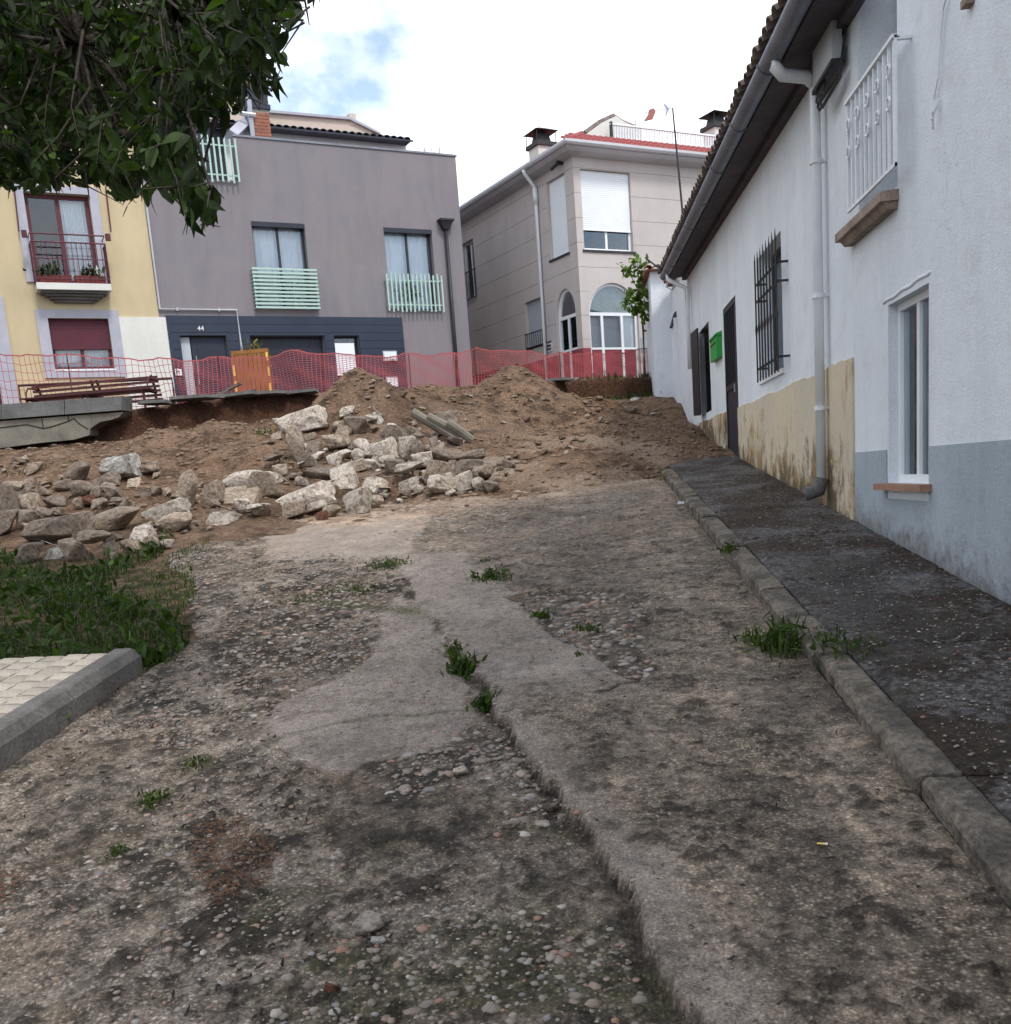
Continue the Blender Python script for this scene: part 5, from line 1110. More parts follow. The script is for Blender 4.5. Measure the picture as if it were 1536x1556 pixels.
rs_ = .36; rfo2 = MB().hexa([(xs0, -.42, ez(xs0, .035)), (xs1, -.42, ez(xs1, .035)), (xs1, -.003, ez(xs1, .035)), (xs0, -.003, ez(xs0, .035)), (xs0, -.42, ez(xs0, .07)), (xs1, -.42, ez(xs1, .07)), (xs1, -.003, ez(xs1, .07)+rs_*.42), (xs0, -.003, ez(xs0, .07)+rs_*.42)]).hexa([(xs0, -.001, ez(xs0, .035)), (xa-.03, -.001, ez(xa, .035)), (xa-.03, 3.2, ez(xa, .035)), (xs0, 3.2, ez(xs0, .035)), (xs0, -.001, ez(xs0, .07)+rs_*.42), (xa-.03, -.001, ez(xa, .07)+rs_*.42), (xa-.03, 3.2, ez(xa, .07)+rs_*3.62), (xs0, 3.2, ez(xs0, .07)+rs_*3.62)]).build('roof', 'old_tile', h2, H.M)
tm3 = tile_mesh('roof_tile', .42, .2, 'old_tile'); x = xs0+.1
while x < xs1-.08:
    for row in range(3 if x < xa-.1 else 1): link('roof_tile', tm3, rfo2, H.M @ Matrix.Translation((x, -.57+row*.36+random.uniform(-.015, .015), ez(x, .085)+row*.36*rs_+row*.012)) @ Matrix.Rotation(math.atan(rs_), 4, 'X') @ Matrix.Rotation(random.uniform(-.04, .04), 4, 'Z'))
    x += .215
# downpipes
yp = H.X(1243, 420, -.09)
p = [(yp+.12, gy, ez(yp, .02)), (yp+.12, gy, ez(yp, -.10)), (yp+.10, gy+.06, ez(yp, -.16)), (yp+.01, -.16, ez(yp, -.17)), (yp, -.09, ez(yp, -.23)), (yp, -.09, ez(yp, -.45)), (yp, -.09, 1.33)]
MB().tube(p[:5], .056, 12).build('gutter_elbow', 'old_white_pipe', h2, H.M, True); dpn = MB().tube([p[4], p[5], p[6]], .045, 12).build('downpipe', 'old_white_pipe', h2, H.M, True)
for z in (4.15, 3.0, 2.0): MB().tube([(yp, -.09, z-.02), (yp, -.09, z+.02)], .058, 12).box(yp-.015, yp+.015, -.09, -.001, z-.012, z+.012).build('pipe_clip', 'old_white_pipe', dpn, H.M)
MB().tube([(yp, -.09, 1.36), (yp, -.12, 1.25), (yp, -.24, 1.22)], .07, 10).build('pipe_shoe', 'concrete_cope', dpn, H.M, True)
yp2 = -20.9; MB().tube([(yp2, gy, ez(yp2, .0)), (yp2, gy, ez(yp2, -.15)), (yp2, -.08, ez(yp2, -.35)), (yp2, -.08, ez(yp2, -1.9))], .05, 8).build('downpipe', 'old_white_pipe', h2, H.M, True)
# cable box under the eave
eb = thing('cable_box', 'pale grey cable box with dangling black wires under the eave', 'cable box', H.M)
xe0, xe1 = H.X(1240, 90, -.1), H.X(1270, 90, -.1); zt_ = H.Z(1256, 48, -.1); zb_ = H.Z(1250, 122, -.1)
MB().box(xe0, xe1, -.13, -.05, zb_, zt_).box(xe0+.05, xe1-.05, -.05, -.001, zb_+.1, zb_+.16).build('case', 'grey_plastic', eb, H.M)
MB().box(xe0-.01, xe1+.01, -.14, -.04, zb_-.035, zb_-.001).build('base', 'dark_metal', eb, H.M)
for k in range(6):
    x = xe0+.05+k*.05; d = random.uniform(.12, .26); m_ = MB().tube([(x, -.1, zb_-.036), (x+.02, -.12, zb_-d*.8), (x+.08, -.12, zb_-d), (xe1+.04, -.08, zb_-d*.7), (xe1+.05, -.03, zb_+.2), (xe1+.05, -.03, zt_+.35)], .011, 6); m_.build('wire', 'cable', eb, H.M)
# mast with small weather vane on the far end of the low roof
mt = hx(1041, 352, 2.05); mt2 = hy(1022, 165, mt[1]); ms_ = thing('antenna_mast', 'slim dark mast with a red and blue weather vane above white eave', 'mast', T(mt[0], mt[1], mt[2]-.25))
top = (0.0, 0, mt2[2]-mt[2]+.25); dxm = mt2[0]-mt[0]
MB().tube([(0, 0, 0), (dxm*.55, 0, top[2]*.55), (dxm, 0, top[2])], [.022, .020, .014], 6).build('pole', 'cable', ms_)
v_ = MB().tube([(dxm-.55, 0, top[2]-.02), (dxm+.02, 0, top[2]+.01)], .006, 5).build('vane_arm', 'steel', ms_)
MB().prism([(dxm-.52, top[2]-.16), (dxm-.36, top[2]-.14), (dxm-.30, top[2]-.02), (dxm-.33, top[2]+.04), (dxm-.42, top[2]+.02), (dxm-.44, top[2]-.06)], -.012, .012).build('vane_tail', 'vane_red', v_)
MB().prism([(dxm-.16, top[2]+.09), (dxm-.12, top[2]+.08), (dxm-.06, top[2]), (dxm-.12, top[2]-.11), (dxm-.14, top[2]-.1), (dxm-.11, top[2]-.01)], -.01, .01).build('vane_rotor', 'vane_blue', v_)

# ================================================================ third white house, stepping out into the street
h3 = thing('far_white_house', 'plain whitewashed house end with orange ridge tiles beside the dirt bank', 'house', T(1.83, 25.4, 0))
m_ = MB(); m_.box(.5, .9, -3.79, -.001, 1.6, 5.85); m_.box(0, .9, 0, .4, 1.8, 6.27); m_.box(0, .4, .4, 3.0, 1.8, 6.27); m_.box(.4, 4, 2.6, 3.0, 1.8, 6.27); m_.build('wall', 'white_lime', h3)
nq = MB().box(.42, .499, -1.1, -.35, 2.2, 5.0); nq.build('side_jamb', 'white_lime', h3)
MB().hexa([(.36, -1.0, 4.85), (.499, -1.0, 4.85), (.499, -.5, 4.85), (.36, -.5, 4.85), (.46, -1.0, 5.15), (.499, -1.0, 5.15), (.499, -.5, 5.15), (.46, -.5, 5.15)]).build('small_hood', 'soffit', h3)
r3_ = MB().hexa([(-.12, -.15, 6.272), (4, -.15, 6.272), (4, 3.1, 6.272), (-.12, 3.1, 6.272), (-.12, -.15, 6.30), (4, -.15, 6.30), (4, 3.1, 6.7), (-.12, 3.1, 6.7)]).build('roof', 'terracotta', h3)
r3b = MB().hexa([(.38, -3.75, 5.852), (4, -3.75, 5.852), (4, -.16, 5.852), (.38, -.16, 5.852), (.38, -3.75, 5.9), (4, -3.75, 6.9), (4, -.16, 6.9), (.38, -.16, 5.9)]).build('lean_roof', 'terracotta', h3)
tm4 = tile_mesh('roof_tile', .42, .2, 'terracotta')
for k in range(8):
    for row in range(2): link('roof_tile', tm4, r3_, T(1.83, 25.4, 0) @ Matrix.Translation((-.05+k*.215, -.24+row*.36, 6.31+row*.05)) @ Matrix.Rotation(.13, 4, 'X'))
for k in range(16):
    link('roof_tile', tm4, r3b, T(1.83, 25.4, 0) @ Matrix.Translation((.30, -3.65+k*.215, 5.9)) @ Matrix.Rotation(-math.pi/2, 4, 'Z') @ Matrix.Rotation(.33, 4, 'X'))
p = [hy(*q, d) for q, d in (((985, 392), 25.2), ((1000, 404), 25.1), ((1015, 408), 24.2), ((1028, 402), 22.5), ((1040, 398), 21.2), ((1052, 405), 20.6))]
tag(MB().tube([tuple(q+np.array([-.08, -.1, 0])) for q in p], .02, 6).build('sagging_cable', 'cable'), 'black cable sagging along the end of the white eaves', 'cable')
p = [hy(*q, 22.3) for q in ((1024, 425), (1020, 435), (1030, 440), (1040, 425))]
tag(MB().tube([tuple(q+np.array([-.12, 0, 0])) for q in p], .010, 5).build('cable_loop', 'cable'), 'thin cable loop hanging on the far white wall', 'cable')
# sapling with bright leaves at the corner
sp_ = thing('leafy_sapling', 'young tree with bright green leaves at the white house corner', 'tree', T(1.66, 26.6, tz(1.66, 26.6)-.05))
q0 = np.array([1.66, 26.6, tz(1.66, 26.6)-.05]); tip = hy(968, 395, 26.5)-q0; m_ = MB()
m_.tube([(0, 0, 0), (.02, 0, tip[2]*.4), (tip[0]*.6, tip[1]*.6, tip[2]*.8), tuple(tip)], [.04, .03, .02, .008], 6)
for pxy in ((952, 405), (960, 440), (975, 455), (982, 420), (958, 465)): e_ = hy(*pxy, 26.5)-q0; m_.tube([(tip[0]*.5, tip[1]*.5, tip[2]*.72), tuple(e_)], [.015, .006], 5)
m_.build('trunk', 'bark', sp_); P = []
for pxy, sg, n in (((952, 410), .10, 26), ((968, 402), .13, 40), ((982, 415), .14, 44), ((963, 445), .14, 50), ((978, 452), .13, 46), ((970, 470), .13, 44), ((984, 480), .10, 26), ((955, 462), .09, 24)):
    e_ = hy(*pxy, 26.4)-q0; P += list(RNG.normal(size=(n, 3))*np.array([sg, sg, sg*1.1])+e_)
foliage('crown', 'sapling', P, .17, sp_, WM[sp_], .6, .4, 21)
m_ = MB(); q1 = hy(983, 530, 27.2)
tag(MB().box(-.05, .3, 0, .08, 0, .38).box(.02, .23, -.012, -.001, .05, .33).build('meter_cabinet', 'white_pvc', None, T(1.72, 27.9, q1[2]+.0)), 'small white meter cabinet on the wall past the sapling', 'cabinet')

# ================================================================ cut-bank edge, retaining wall, net, bench
F18 = Fr(0, 18.62, 0.)
rw = thing('retaining_wall', 'low cracked concrete retaining wall with broken end above the soil', 'wall', F18.M)
P = [F18.pix(*p) for p in ((-160, 652), (187, 626), (180, 634), (168, 638), (152, 641), (137, 651), (136, 661), (112, 668), (60, 673), (0, 681), (-160, 694))]
MB().prism(P, 0, .35).build('wall_body', 'concrete_wall', rw)
cps = [(-160, -70), (-70, 5), (5, 101), (101, 188)]
for a, b_ in cps:
    zt0, zt1 = (F18.Z(a, 630-.068*(a+160)*1.0+.0)), 0
    A0, B0 = F18.pix(a, 626-.069*(a+160)), F18.pix(b_-1.2, 626-.069*(b_+160)); A1, B1 = F18.pix(a, 650-.075*(a+160)), F18.pix(b_-1.2, 650-.075*(b_+160))
    MB().hexa([(A1[0], -.06, A1[1]+.006), (B1[0], -.06, B1[1]+.006), (B1[0], .40, B1[1]+.006), (A1[0], .40, A1[1]+.006), (A0[0], -.06, A0[1]), (B0[0], -.06, B0[1]), (B0[0], .40, B0[1]), (A0[0], .40, A0[1])]).build('coping', 'concrete_cope', rw)
m_ = MB()   # open cracks
for path in (((0, 650), (40, 645), (66, 651), (80, 648), (104, 640), (112, 636), (122, 645), (134, 652)), ((66, 651), (63, 636)), ((104, 640), (103, 628))):
    pts = [F18.pix(*p) for p in path]; m_.tube([(p[0], -.001, p[1]) for p in pts], .013, 4)
m_.build('crack', 'joint_dirt', rw)
# broken paving slabs left along the lip of the bank
lab = ['thin broken concrete slab jutting from the lip of the dirt bank']
for (px_, py_, w, d, tilt) in ((300, 609, 1.1, .7, .02), (365, 607, .9, .7, -.03), (405, 606, .95, .8, .02), (455, 604, 1.0, .6, -.02), (850, 584, .6, .5, .05), (245, 612, .9, .6, .03)):
    x = hy(px_, py_, float(edge_y(-5.5)))[0]; yy = float(edge_y(x))+.06; x = hy(px_, py_, yy)[0]; z = float(edge_z(x))
    m_ = MB(); n = 9; ang = sorted(random.uniform(0, 6.28) for _ in range(n)); pts = [(w*.5*math.copysign(abs(math.cos(a))**.6, math.cos(a)), d*.5*math.copysign(abs(math.sin(a))**.6, math.sin(a))) for a in ang]
    i0 = 0; m_.v = [(a, b_*.7, -.03) for a, b_ in pts]+[(a*.98, b_*.68, .03) for a, b_ in pts]; m_.f = [tuple(range(n-1, -1, -1)), tuple(range(n, 2*n))]+[(i, (i+1) % n, n+(i+1) % n, n+i) for i in range(n)]
    tag(m_.build('broken_slab', 'concrete_cope', None, Matrix.Translation((x, yy, z+.03)) @ Matrix.Rotation(tilt, 4, 'Y') @ Matrix.Rotation(-.05, 4, 'X')), lab[0], 'slab', 'slabs along the bank lip')
# safety net
NP = [(-230, 515, 20.2), (-60, 527, 20.3), (100, 539, 20.5), (265, 546, 20.8), (330, 541, 21.0), (450, 533, 21.3), (540, 538, 22.0), (620, 538, 22.7), (720, 529, 23.9), (800, 533, 25.0), (850, 536, 25.9), (985, 529, 27.6)]
NP3 = [hy(a, b_, c) for a, b_, c in NP]; NPZ = [max(float(gz(p[0], p[1]))-.02, float(edge_z(p[0]))-.1) for p in NP3]
net = thing('safety_net', 'red plastic safety net strung along the edge of the dig', 'net', T(*NP3[5][:2], NPZ[5]))
NL = np.r_[0, np.cumsum([math.hypot(NP3[i+1][0]-NP3[i][0], NP3[i+1][1]-NP3[i][1]) for i in range(len(NP3)-1)])]
tot = NL[-1]; I = Matrix()
def netpt(s, v):
    x = np.interp(s, NL, [p[0] for p in NP3]); y_ = np.interp(s, NL, [p[1] for p in NP3]); zt2 = np.interp(s, NL, [p[2] for p in NP3]); zb2 = np.interp(s, NL, NPZ)
    wv = .07*math.sin(s*2.3+v*2)+.06*math.sin(s*5.1+2.3*v); seg = (np.searchsorted(NL, s)-1) % 12; tt = (s-NL[max(seg, 0)])/max(NL[min(seg+1, len(NL)-1)]-NL[max(seg, 0)], .1); sag = -.06*math.sin(math.pi*min(max(tt, 0), 1))*(1+.5*math.sin(seg*2.1))
    return (x+.2*wv, y_+wv, zb2+(zt2-zb2)*v+sag*v+.02*math.sin(s*7+v*13)+.012*math.sin(s*19))
nm = MB(); nrow = 24; ss = np.arange(0, tot, .16)
def ribbon(m_, pts, w, vertical):
    i0 = len(m_.v)
    for k, p in enumerate(pts):
        if vertical:
            q_ = pts[min(k+1, len(pts)-1)]; p_ = pts[max(k-1, 0)]
            m_.v += [(p[0]-w*.8, p[1]-w*.5, p[2]), (p[0]+w*.8, p[1]+w*.5, p[2])]
        else: m_.v += [(p[0], p[1], p[2]-w), (p[0], p[1], p[2]+w)]
    for k in range(len(pts)-1): m_.f.append((i0+2*k, i0+2*k+1, i0+2*k+3, i0+2*k+2))
s_l = NL[3]
for r_ in range(nrow+1): ribbon(nm, [netpt(s, r_/nrow) for s in ss if s >= s_l-.1 or r_ % 3 == 0], .0054 if 0 < r_ < nrow else .013, False)
s = 0
while s < tot: ribbon(nm, [netpt(s, v) for v in np.linspace(0, 1, 7)], .006, True); s += .085 if s >= s_l else .12
nm.build('mesh_strands', 'net', net, I)
for i, p in enumerate(NP3): MB().tube([(p[0], p[1]+.03, NPZ[i]-.25), (p[0], p[1]+.03, p[2]+.03)], .012, 6).build('stake', 'rust_red', net, I)
# orange barrier with yellow reflectors
yb = 22.2; A = hy(351, 534, yb); C = hy(407, 531, yb); gzb = float(gz(A[0], yb)); br_ = thing('plastic_barrier', 'amber plastic barrier with yellow reflective strips behind the net', 'barrier', T(A[0], yb, gzb))
Wb = C[0]-A[0]; hb_ = max(A[2]-gzb, .9)
MB().box(0, .06, -.03, .03, 0, hb_).box(Wb-.06, Wb, -.03, .03, 0, hb_).box(.06, Wb-.06, -.02, .02, hb_-.08, hb_).box(.06, Wb-.06, -.02, .02, .1, .18).build('frame', 'barrier_orange', br_)
for k in range(7): x = .06+(Wb-.12)*(k+.5)/7; MB().box(x-.042, x+.042, -.012, .012, .18, hb_-.08).build('slat', 'barrier_orange', br_)
for (x, z0, z1) in ((0, .28, .50), (0, .62, .84), (Wb-.06, .20, .40), (Wb-.06, .55, .75), (Wb-.06, .88, 1.06)): MB().box(x+.006, x+.054, -.042, -.031, hb_-1.15+z0, hb_-1.15+z1).build('reflector', 'yellow_reflect', br_)
MB().box(-.02, .08, -.25, .25, -.04, .04).box(Wb-.08, Wb+.02, -.25, .25, -.04, .04).build('foot', 'barrier_orange', br_)
sh = hy(384, 528, 22.7); t_ = thing('golden_shrub', 'small golden-green shrub poking up behind the amber barrier', 'shrub', T(sh[0], 22.7, float(gz(sh[0], 22.7))))
hgt = sh[2]-float(gz(sh[0], 22.7)); MB().tube([(0, 0, 0), (0, 0, hgt*.8)], [.03, .01], 6).build('stem', 'bark', t_)
P = RNG.normal(size=(420, 3))*np.array([.16, .14, hgt*.22])+np.array([0, 0, hgt*.62]); foliage('leaves', 'shrub_yellow', P, .13, t_, WM[t_], .25, -.6, 31)
# rusty slatted bench and tube frame
yb = 20.0; A = hy(50, 579, yb); C = hy(242, 579, yb); bx, bw_ = A[0], C[0]-A[0]; zg = 3.45
be = thing('park_bench', 'long rusty red slatted bench behind the concrete wall', 'bench', T(bx, yb, zg))
zt2 = hy(140, 579, yb)[2]-zg
for k in range(6): z = zt2-.04-k*.085; MB().box(0, bw_, -.015+.03*(k-3), .015+.03*(k-3), z-.024, z+.024).build('back_slat', 'rust_red', be)
for k in range(5): MB().box(0, bw_, -.62+k*.1, -.55+k*.1, .40, .425).build('seat_slat', 'rust_red', be)
for x in (.12, bw_*.5-.06, bw_*.5+.06, bw_-.12):
    MB().bar((x, .06, .40), (x, -.10, zt2), .04).bar((x, -.6, .39), (x, .06, .39), .04).bar((x, -.55, 0), (x, -.55, .39), .04).bar((x, .02, 0), (x, .02, .39), .04).build('support', 'rust_red', be)
for x in (.12, bw_-.02): MB().tube([(x, 0, .62), (x, -.45, .62), (x, -.55, .52), (x, -.55, .42)], .018, 6).build('armrest', 'rust_red', be)
A = hy(28, 586, 20.35); C = hy(261, 575, 20.35); fr_ = MB().tube([(0, 0, 0), (0, 0, A[2]-3.45), (C[0]-A[0], 0, C[2]-3.45), (C[0]-A[0], 0, 0)], .028, 6)
tag(fr_.build('tube_rail', 'rust_red', None, T(A[0], 20.35, 3.45)), 'dark red tubular rail standing behind the long bench', 'rail')
# timber offcuts on the bank
pz = hy(335, 604, 20.0); zg = float(gz(pz[0], 20.4))+.03
for k, (dx, dz_, a, L, lb) in enumerate(((0, .12, -.35, .75, 'weathered plank propped up on a stone at the bank edge'), (.25, .05, -.12, .8, 'flat weathered plank lying across offcuts at the bank edge'), (-.12, .03, -.5, .6, 'short grey plank under the propped one at the bank edge'))):
    tag(MB().box(-L/2, L/2, -.06, .06, -.02, .02).build('plank', 'wood', None, Matrix.Translation((pz[0]+dx, 20.3-.05*k, zg+dz_)) @ Matrix.Rotation(.25*k, 4, 'Z') @ Matrix.Rotation(a, 4, 'Y')), lb, 'plank')

# ================================================================ rubble
def rock_mesh(k, blocky):
    """broken lump: convex hull of random points, faces split and roughened"""
    rr = np.random.default_rng(100+k); n = 13 if blocky else 18
    P = rr.uniform(-1, 1, (n, 3))
    if blocky: P = np.sign(P)*np.abs(P)**.45
    else: P = P/np.maximum(np.linalg.norm(P, axis=1)[:, None], 1e-3)*rr.uniform(.75, 1.05, (n, 1))
    bm = bmesh.new()
    for p in P: bm.verts.new(p)
    g_ = bmesh.ops.convex_hull(bm, input=bm.verts[:]); junk = [e_ for e_ in g_['geom_interior']+g_['geom_unused'] if isinstance(e_, bmesh.types.BMVert)]
    bmesh.ops.delete(bm, geom=list(set(junk)), context='VERTS')
    bmesh.ops.bevel(bm, geom=bm.edges[:], offset=.07, segments=1, affect='EDGES', profile=.5)
    bmesh.ops.triangulate(bm, faces=bm.faces[:]); bmesh.ops.subdivide_edges(bm, edges=[e_ for e_ in bm.edges if e_.calc_length() > .3], cuts=2, use_grid_fill=True); bmesh.ops.triangulate(bm, faces=bm.faces[:])
    V = np.array([v.co[:] for v in bm.verts])
    for (f, a_) in ((1.8, .10), (5., .07), (11., .04)):
        V = V*(1+a_*2*(fbm(V[:, 0]*f+k*7+V[:, 2]*f*.7, V[:, 1]*f+V[:, 2]*f*.9+k, 1., 3))[:, None])
    V -= (V.max(0)+V.min(0))/2; V /= (V.max(0)-V.min(0))/2
    for v, c in zip(bm.verts, V): v.co = c
    bmesh.ops.recalc_face_normals(bm, faces=bm.faces[:])
    me = bpy.data.meshes.new('rock'); bm.to_mesh(me); bm.free(); return me
ROCK = {}
mat_rock('rock_clod', (.26, .185, .13), (.22, .155, .11), (.17, .12, .085))
for mt_ in ('rock_pale', 'rock_tan', 'rock_dark', 'rock_white', 'rock_red', 'rock_clod'):
    ROCK[mt_] = []
    for k in range(14):
        me = rock_mesh(k, k % 2 == 0) if mt_ == 'rock_pale' else ROCK['rock_pale'][k].copy(); me.materials.clear(); me.materials.append(MATS[mt_]); me.name = 'rubble_stone'; ROCK[mt_].append(me)
NR = [0]
PLACED = []
def rock(px, py, w, h, mat, label, group=None, rot=0., deep=.75, lift=0., kind=None, name='rubble_stone', cat='stone'):
    p = hit(px, py+h/2); dist = math.hypot(p[0], p[1]); W_ = w*dist/FPX; Hh = h*dist/FPX
    D = min(W_, Hh*1.6)*deep+.05; k = NR[0] % 14 if kind is None else kind; NR[0] += 1
    zc_ = max(p[2], float(gz(p[0], p[1]+D*.3))-.12*Hh); M = Matrix.Translation((p[0], p[1]+D*.4, zc_+Hh*.45+lift)) @ Matrix.Rotation(rot, 4, 'Y') @ Matrix.Rotation(random.uniform(-.25, .25), 4, 'Z') @ Matrix.Diagonal((W_/2, D/2, Hh/2, 1))
    o = link(name, ROCK[mat][k], None, M); tag(o, label, cat, group); PLACED.append((o, p[0], p[1], W_, mat, label, group)); return o
LC, GC = 'rough broken stone lump in the central rubble heap', 'stones of the central heap'
LL, GL = 'dirty broken stone lump in the rubble beside the grass', 'stones of the heap beside the grass'
CH = [(260, 345, 270, 110, 'p', 'wide pale slab topping the central heap below the net'), (245, 475, 90, 170, 't', 'upright tan stone standing under the wide slab'), (335, 490, 110, 90, 'd'), (490, 365, 100, 95, 't'), (565, 370, 120, 95, 'd'), (665, 310, 85, 105, 'w', 'white sack-like lump below the small dirt mound'),
      (480, 465, 150, 95, 't'), (590, 475, 90, 110, 'p'), (765, 415, 130, 80, 'd', 'dark oval stone perched behind the pale boulders'), (740, 470, 55, 65, 'p'), (1035, 370, 150, 110, 'd'), (845, 505, 175, 135, 'p'), (690, 530, 165, 100, 'p'), (495, 530, 85, 50, 'p'), (440, 548, 80, 60, 'p'), (570, 540, 75, 65, 'p'),
      (500, 640, 180, 140, 'p'), (650, 640, 175, 155, 'p', 'big squarish pale block at the heart of the heap'), (775, 595, 115, 85, 'd'), (860, 640, 175, 125, 'p'), (920, 565, 115, 95, 'p'), (1020, 525, 135, 90, 'd'), (1010, 625, 155, 115, 't'), (1160, 540, 175, 55, 'd'), (1150, 590, 165, 75, 'd'), (1125, 670, 112, 108, 'p', 'pale angular block at the road end of the heap'),
      (1008, 690, 132, 105, 'p'), (1208, 682, 62, 62, 'p'), (820, 700, 82, 62, 'p'), (885, 715, 66, 52, 'p'), (1300, 565, 165, 55, 'd'), (1360, 610, 155, 60, 't'), (1245, 715, 105, 32, 'd', 'thin dark flake lying in front of the heap'), (130, 570, 105, 75, 'd'), (160, 620, 80, 70, 't'), (370, 620, 185, 95, 'd'),
      (70, 690, 165, 125, 't'), (270, 768, 345, 125, 'p', 'long pale concrete slab lying along the front of the heap'), (215, 822, 155, 85, 't'), (50, 832, 112, 64, 't'), (560, 770, 155, 132, 'p', 'single pale cut block alone in front of the heap'), (430, 830, 95, 64, 't'), (375, 848, 66, 46, 'r', 'reddish brick lump beside the single cut block'), (660, 778, 90, 62, 't'),
      (980, 455, 60, 60, 'd'), (905, 470, 70, 70, 'd'), (640, 590, 90, 60, 'p'), (560, 590, 110, 60, 't'), (1080, 700, 60, 50, 'p'), (700, 690, 60, 60, 't'), (310, 560, 90, 60, 'd'), (1230, 620, 110, 70, 't'), (1300, 650, 90, 40, 't'), (930, 655, 60, 60, 't')]
TON = dict(p='rock_pale', t='rock_tan', d='rock_dark', w='rock_white', r='rock_red')
for c in CH:
    sz_ = 3.491; own = len(c) > 5
    rock(380+c[0]/sz_, 540+c[1]/sz_, c[2]/sz_*1.06, c[3]/sz_*1.18, TON[c[4]], c[5] if own else LC, None if own else GC, random.uniform(-.15, .15), kind=(0 if c[0] in (270, 560, 1125) else 3 if c[4] == 'w' else None))
for (zx, zy, L, r_, lb) in ((985, 415, 270, .62, 'long hollow concrete post leaning on the central heap'), (1060, 430, 250, .58, 'second long post lying beside the leaning hollow one'), (1120, 450, 160, .7, 'short splintered post at the end of the leaning ones')):
    p = hit(380+zx/3.491, 540+zy/3.491+10); Lm = L/3.491*p[1]/FPX
    m_ = MB(); 
    m_.tube([(-Lm/2, 0, 0), (0, .01, .004), (Lm/2, 0, 0)], [.075, .08, .07], 9); m_.tube([(-Lm/2-.005, 0, 0), (-Lm/2+.01, 0, 0)], .05, 9)
    tag(m_.build('concrete_post', 'concrete_wall', None, Matrix.Translation((p[0], p[1], p[2]+.24)) @ Matrix.Rotation(r_, 4, 'Y') @ Matrix.Rotation(.2, 4, 'Z')), lb, 'post')
LH = [(650, 560, 185, 125, 'w', 'large white-washed lump on top of the heap beside the grass'), (430, 580, 125, 95, 'd'), (560, 632, 165, 75, 'd'), (440, 672, 145, 75, 'd'), (740, 640, 95, 52, 't'), (760, 692, 135, 75, 'd'), (620, 697, 85, 80, 'd'), (660, 762, 95, 65, 'd'), (490, 747, 92, 64, 'r', 'broken red brick half buried below the white lump'),
      (290, 740, 115, 85, 'd'), (50, 750, 105, 155, 'd'), (150, 772, 95, 115, 't'), (30, 862, 85, 115, 'd'), (150, 852, 175, 95, 'd'), (300, 905, 330, 135, 'd', 'long dark boulder resting above the tall grass'), (620, 852, 275, 115, 't', 'flat tan slab in the middle of the grassy heap'), (900, 800, 275, 95, 'p'), (960, 862, 225, 95, 't'), (770, 912, 155, 95, 'p'),
      (270, 1002, 155, 115, 'w', 'bright white lump at the edge of the tall grass'), (390, 1022, 125, 115, 't'), (520, 1002, 165, 155, 't', 'big rounded tan boulder at the tip of the grass'), (625, 1012, 82, 95, 'd'), (710, 985, 105, 92, 't'), (850, 972, 105, 64, 't'), (912, 982, 72, 52, 'p'), (130, 1035, 145, 95, 'd'), (640, 1052, 92, 52, 't'), (450, 942, 95, 64, 'd'),
      (1050, 690, 105, 205, 't', 'tall slab set on end between the two heaps'), (1170, 692, 125, 115, 't'), (1380, 650, 330, 130, 'p', 'broad flat boulder with a smooth pale top'), (1340, 700, 285, 105, 't'), (1200, 792, 235, 145, 'p', 'sloping pale boulder leaning under the broad flat one'), (1350, 772, 92, 82, 'p'), (1437, 797, 125, 74, 'p'), (830, 577, 125, 64, 't'), (40, 650, 85, 60, 'd'), (230, 690, 60, 45, 't'), (420, 760, 55, 60, 't'),
      (520, 690, 70, 60, 'd'), (860, 690, 70, 50, 't'), (340, 660, 80, 60, 'd'), (560, 760, 60, 60, 'd'), (960, 760, 70, 50, 't'), (230, 820, 90, 60, 'd'), (720, 770, 70, 50, 'd'), (80, 690, 90, 60, 'd'), (1230, 840, 50, 40, 'p')]
for c in LH:
    sz_ = 3.657; own = len(c) > 5
    rock(c[0]/sz_, 560+c[1]/sz_, c[2]/sz_*1.06, c[3]/sz_*1.16, TON[c[4]], c[5] if own else LL, None if own else GL, random.uniform(-.15, .15))
# smaller loose stones, each an object of its own
def sprinkle(poly, n, w0, w1, label, group, mats):
    P = np.array(poly, float); lo, hi_ = P.min(0), P.max(0); c = 0
    while c < n:
        px, py = RNG.uniform(lo[0], hi_[0]), RNG.uniform(lo[1], hi_[1])
        if not inpoly(np.array([px]), np.array([py]), P)[0]: continue
        w = w0+(w1-w0)*RNG.random()**1.7; rock(px, py, w, w*RNG.uniform(.5, .85), random.choice(mats), label, group, random.uniform(-.4, .4), .9, name='small_stone'); c += 1
sprinkle([(0, 700), (110, 690), (200, 720), (290, 730), (380, 740), (330, 800), (200, 830), (0, 800)], 90, 8, 26, 'small dirty stone scattered in the rubble beside the grass', 'small stones beside the grass', ['rock_dark', 'rock_tan', 'rock_tan'])
sprinkle([(400, 640), (560, 620), (700, 650), (790, 700), (780, 745), (560, 770), (420, 745)], 140, 9, 28, 'small stone chip between the lumps of the central heap', 'small stones of the central heap', ['rock_pale', 'rock_pale', 'rock_tan', 'rock_dark'])
sprinkle([(780, 600), (940, 600), (1000, 620), (930, 690), (800, 690), (740, 660)], 50, 4, 13, 'clod or stone lying on the loose dirt below the bank', 'clods on the loose dirt', ['rock_clod', 'rock_tan', 'rock_clod'])
sprinkle([(500, 575), (600, 575), (700, 600), (860, 600), (820, 640), (500, 640)], 40, 5, 11, 'small clod on the flank of the dirt mounds', 'clods on the mounds', ['rock_clod', 'rock_tan'])
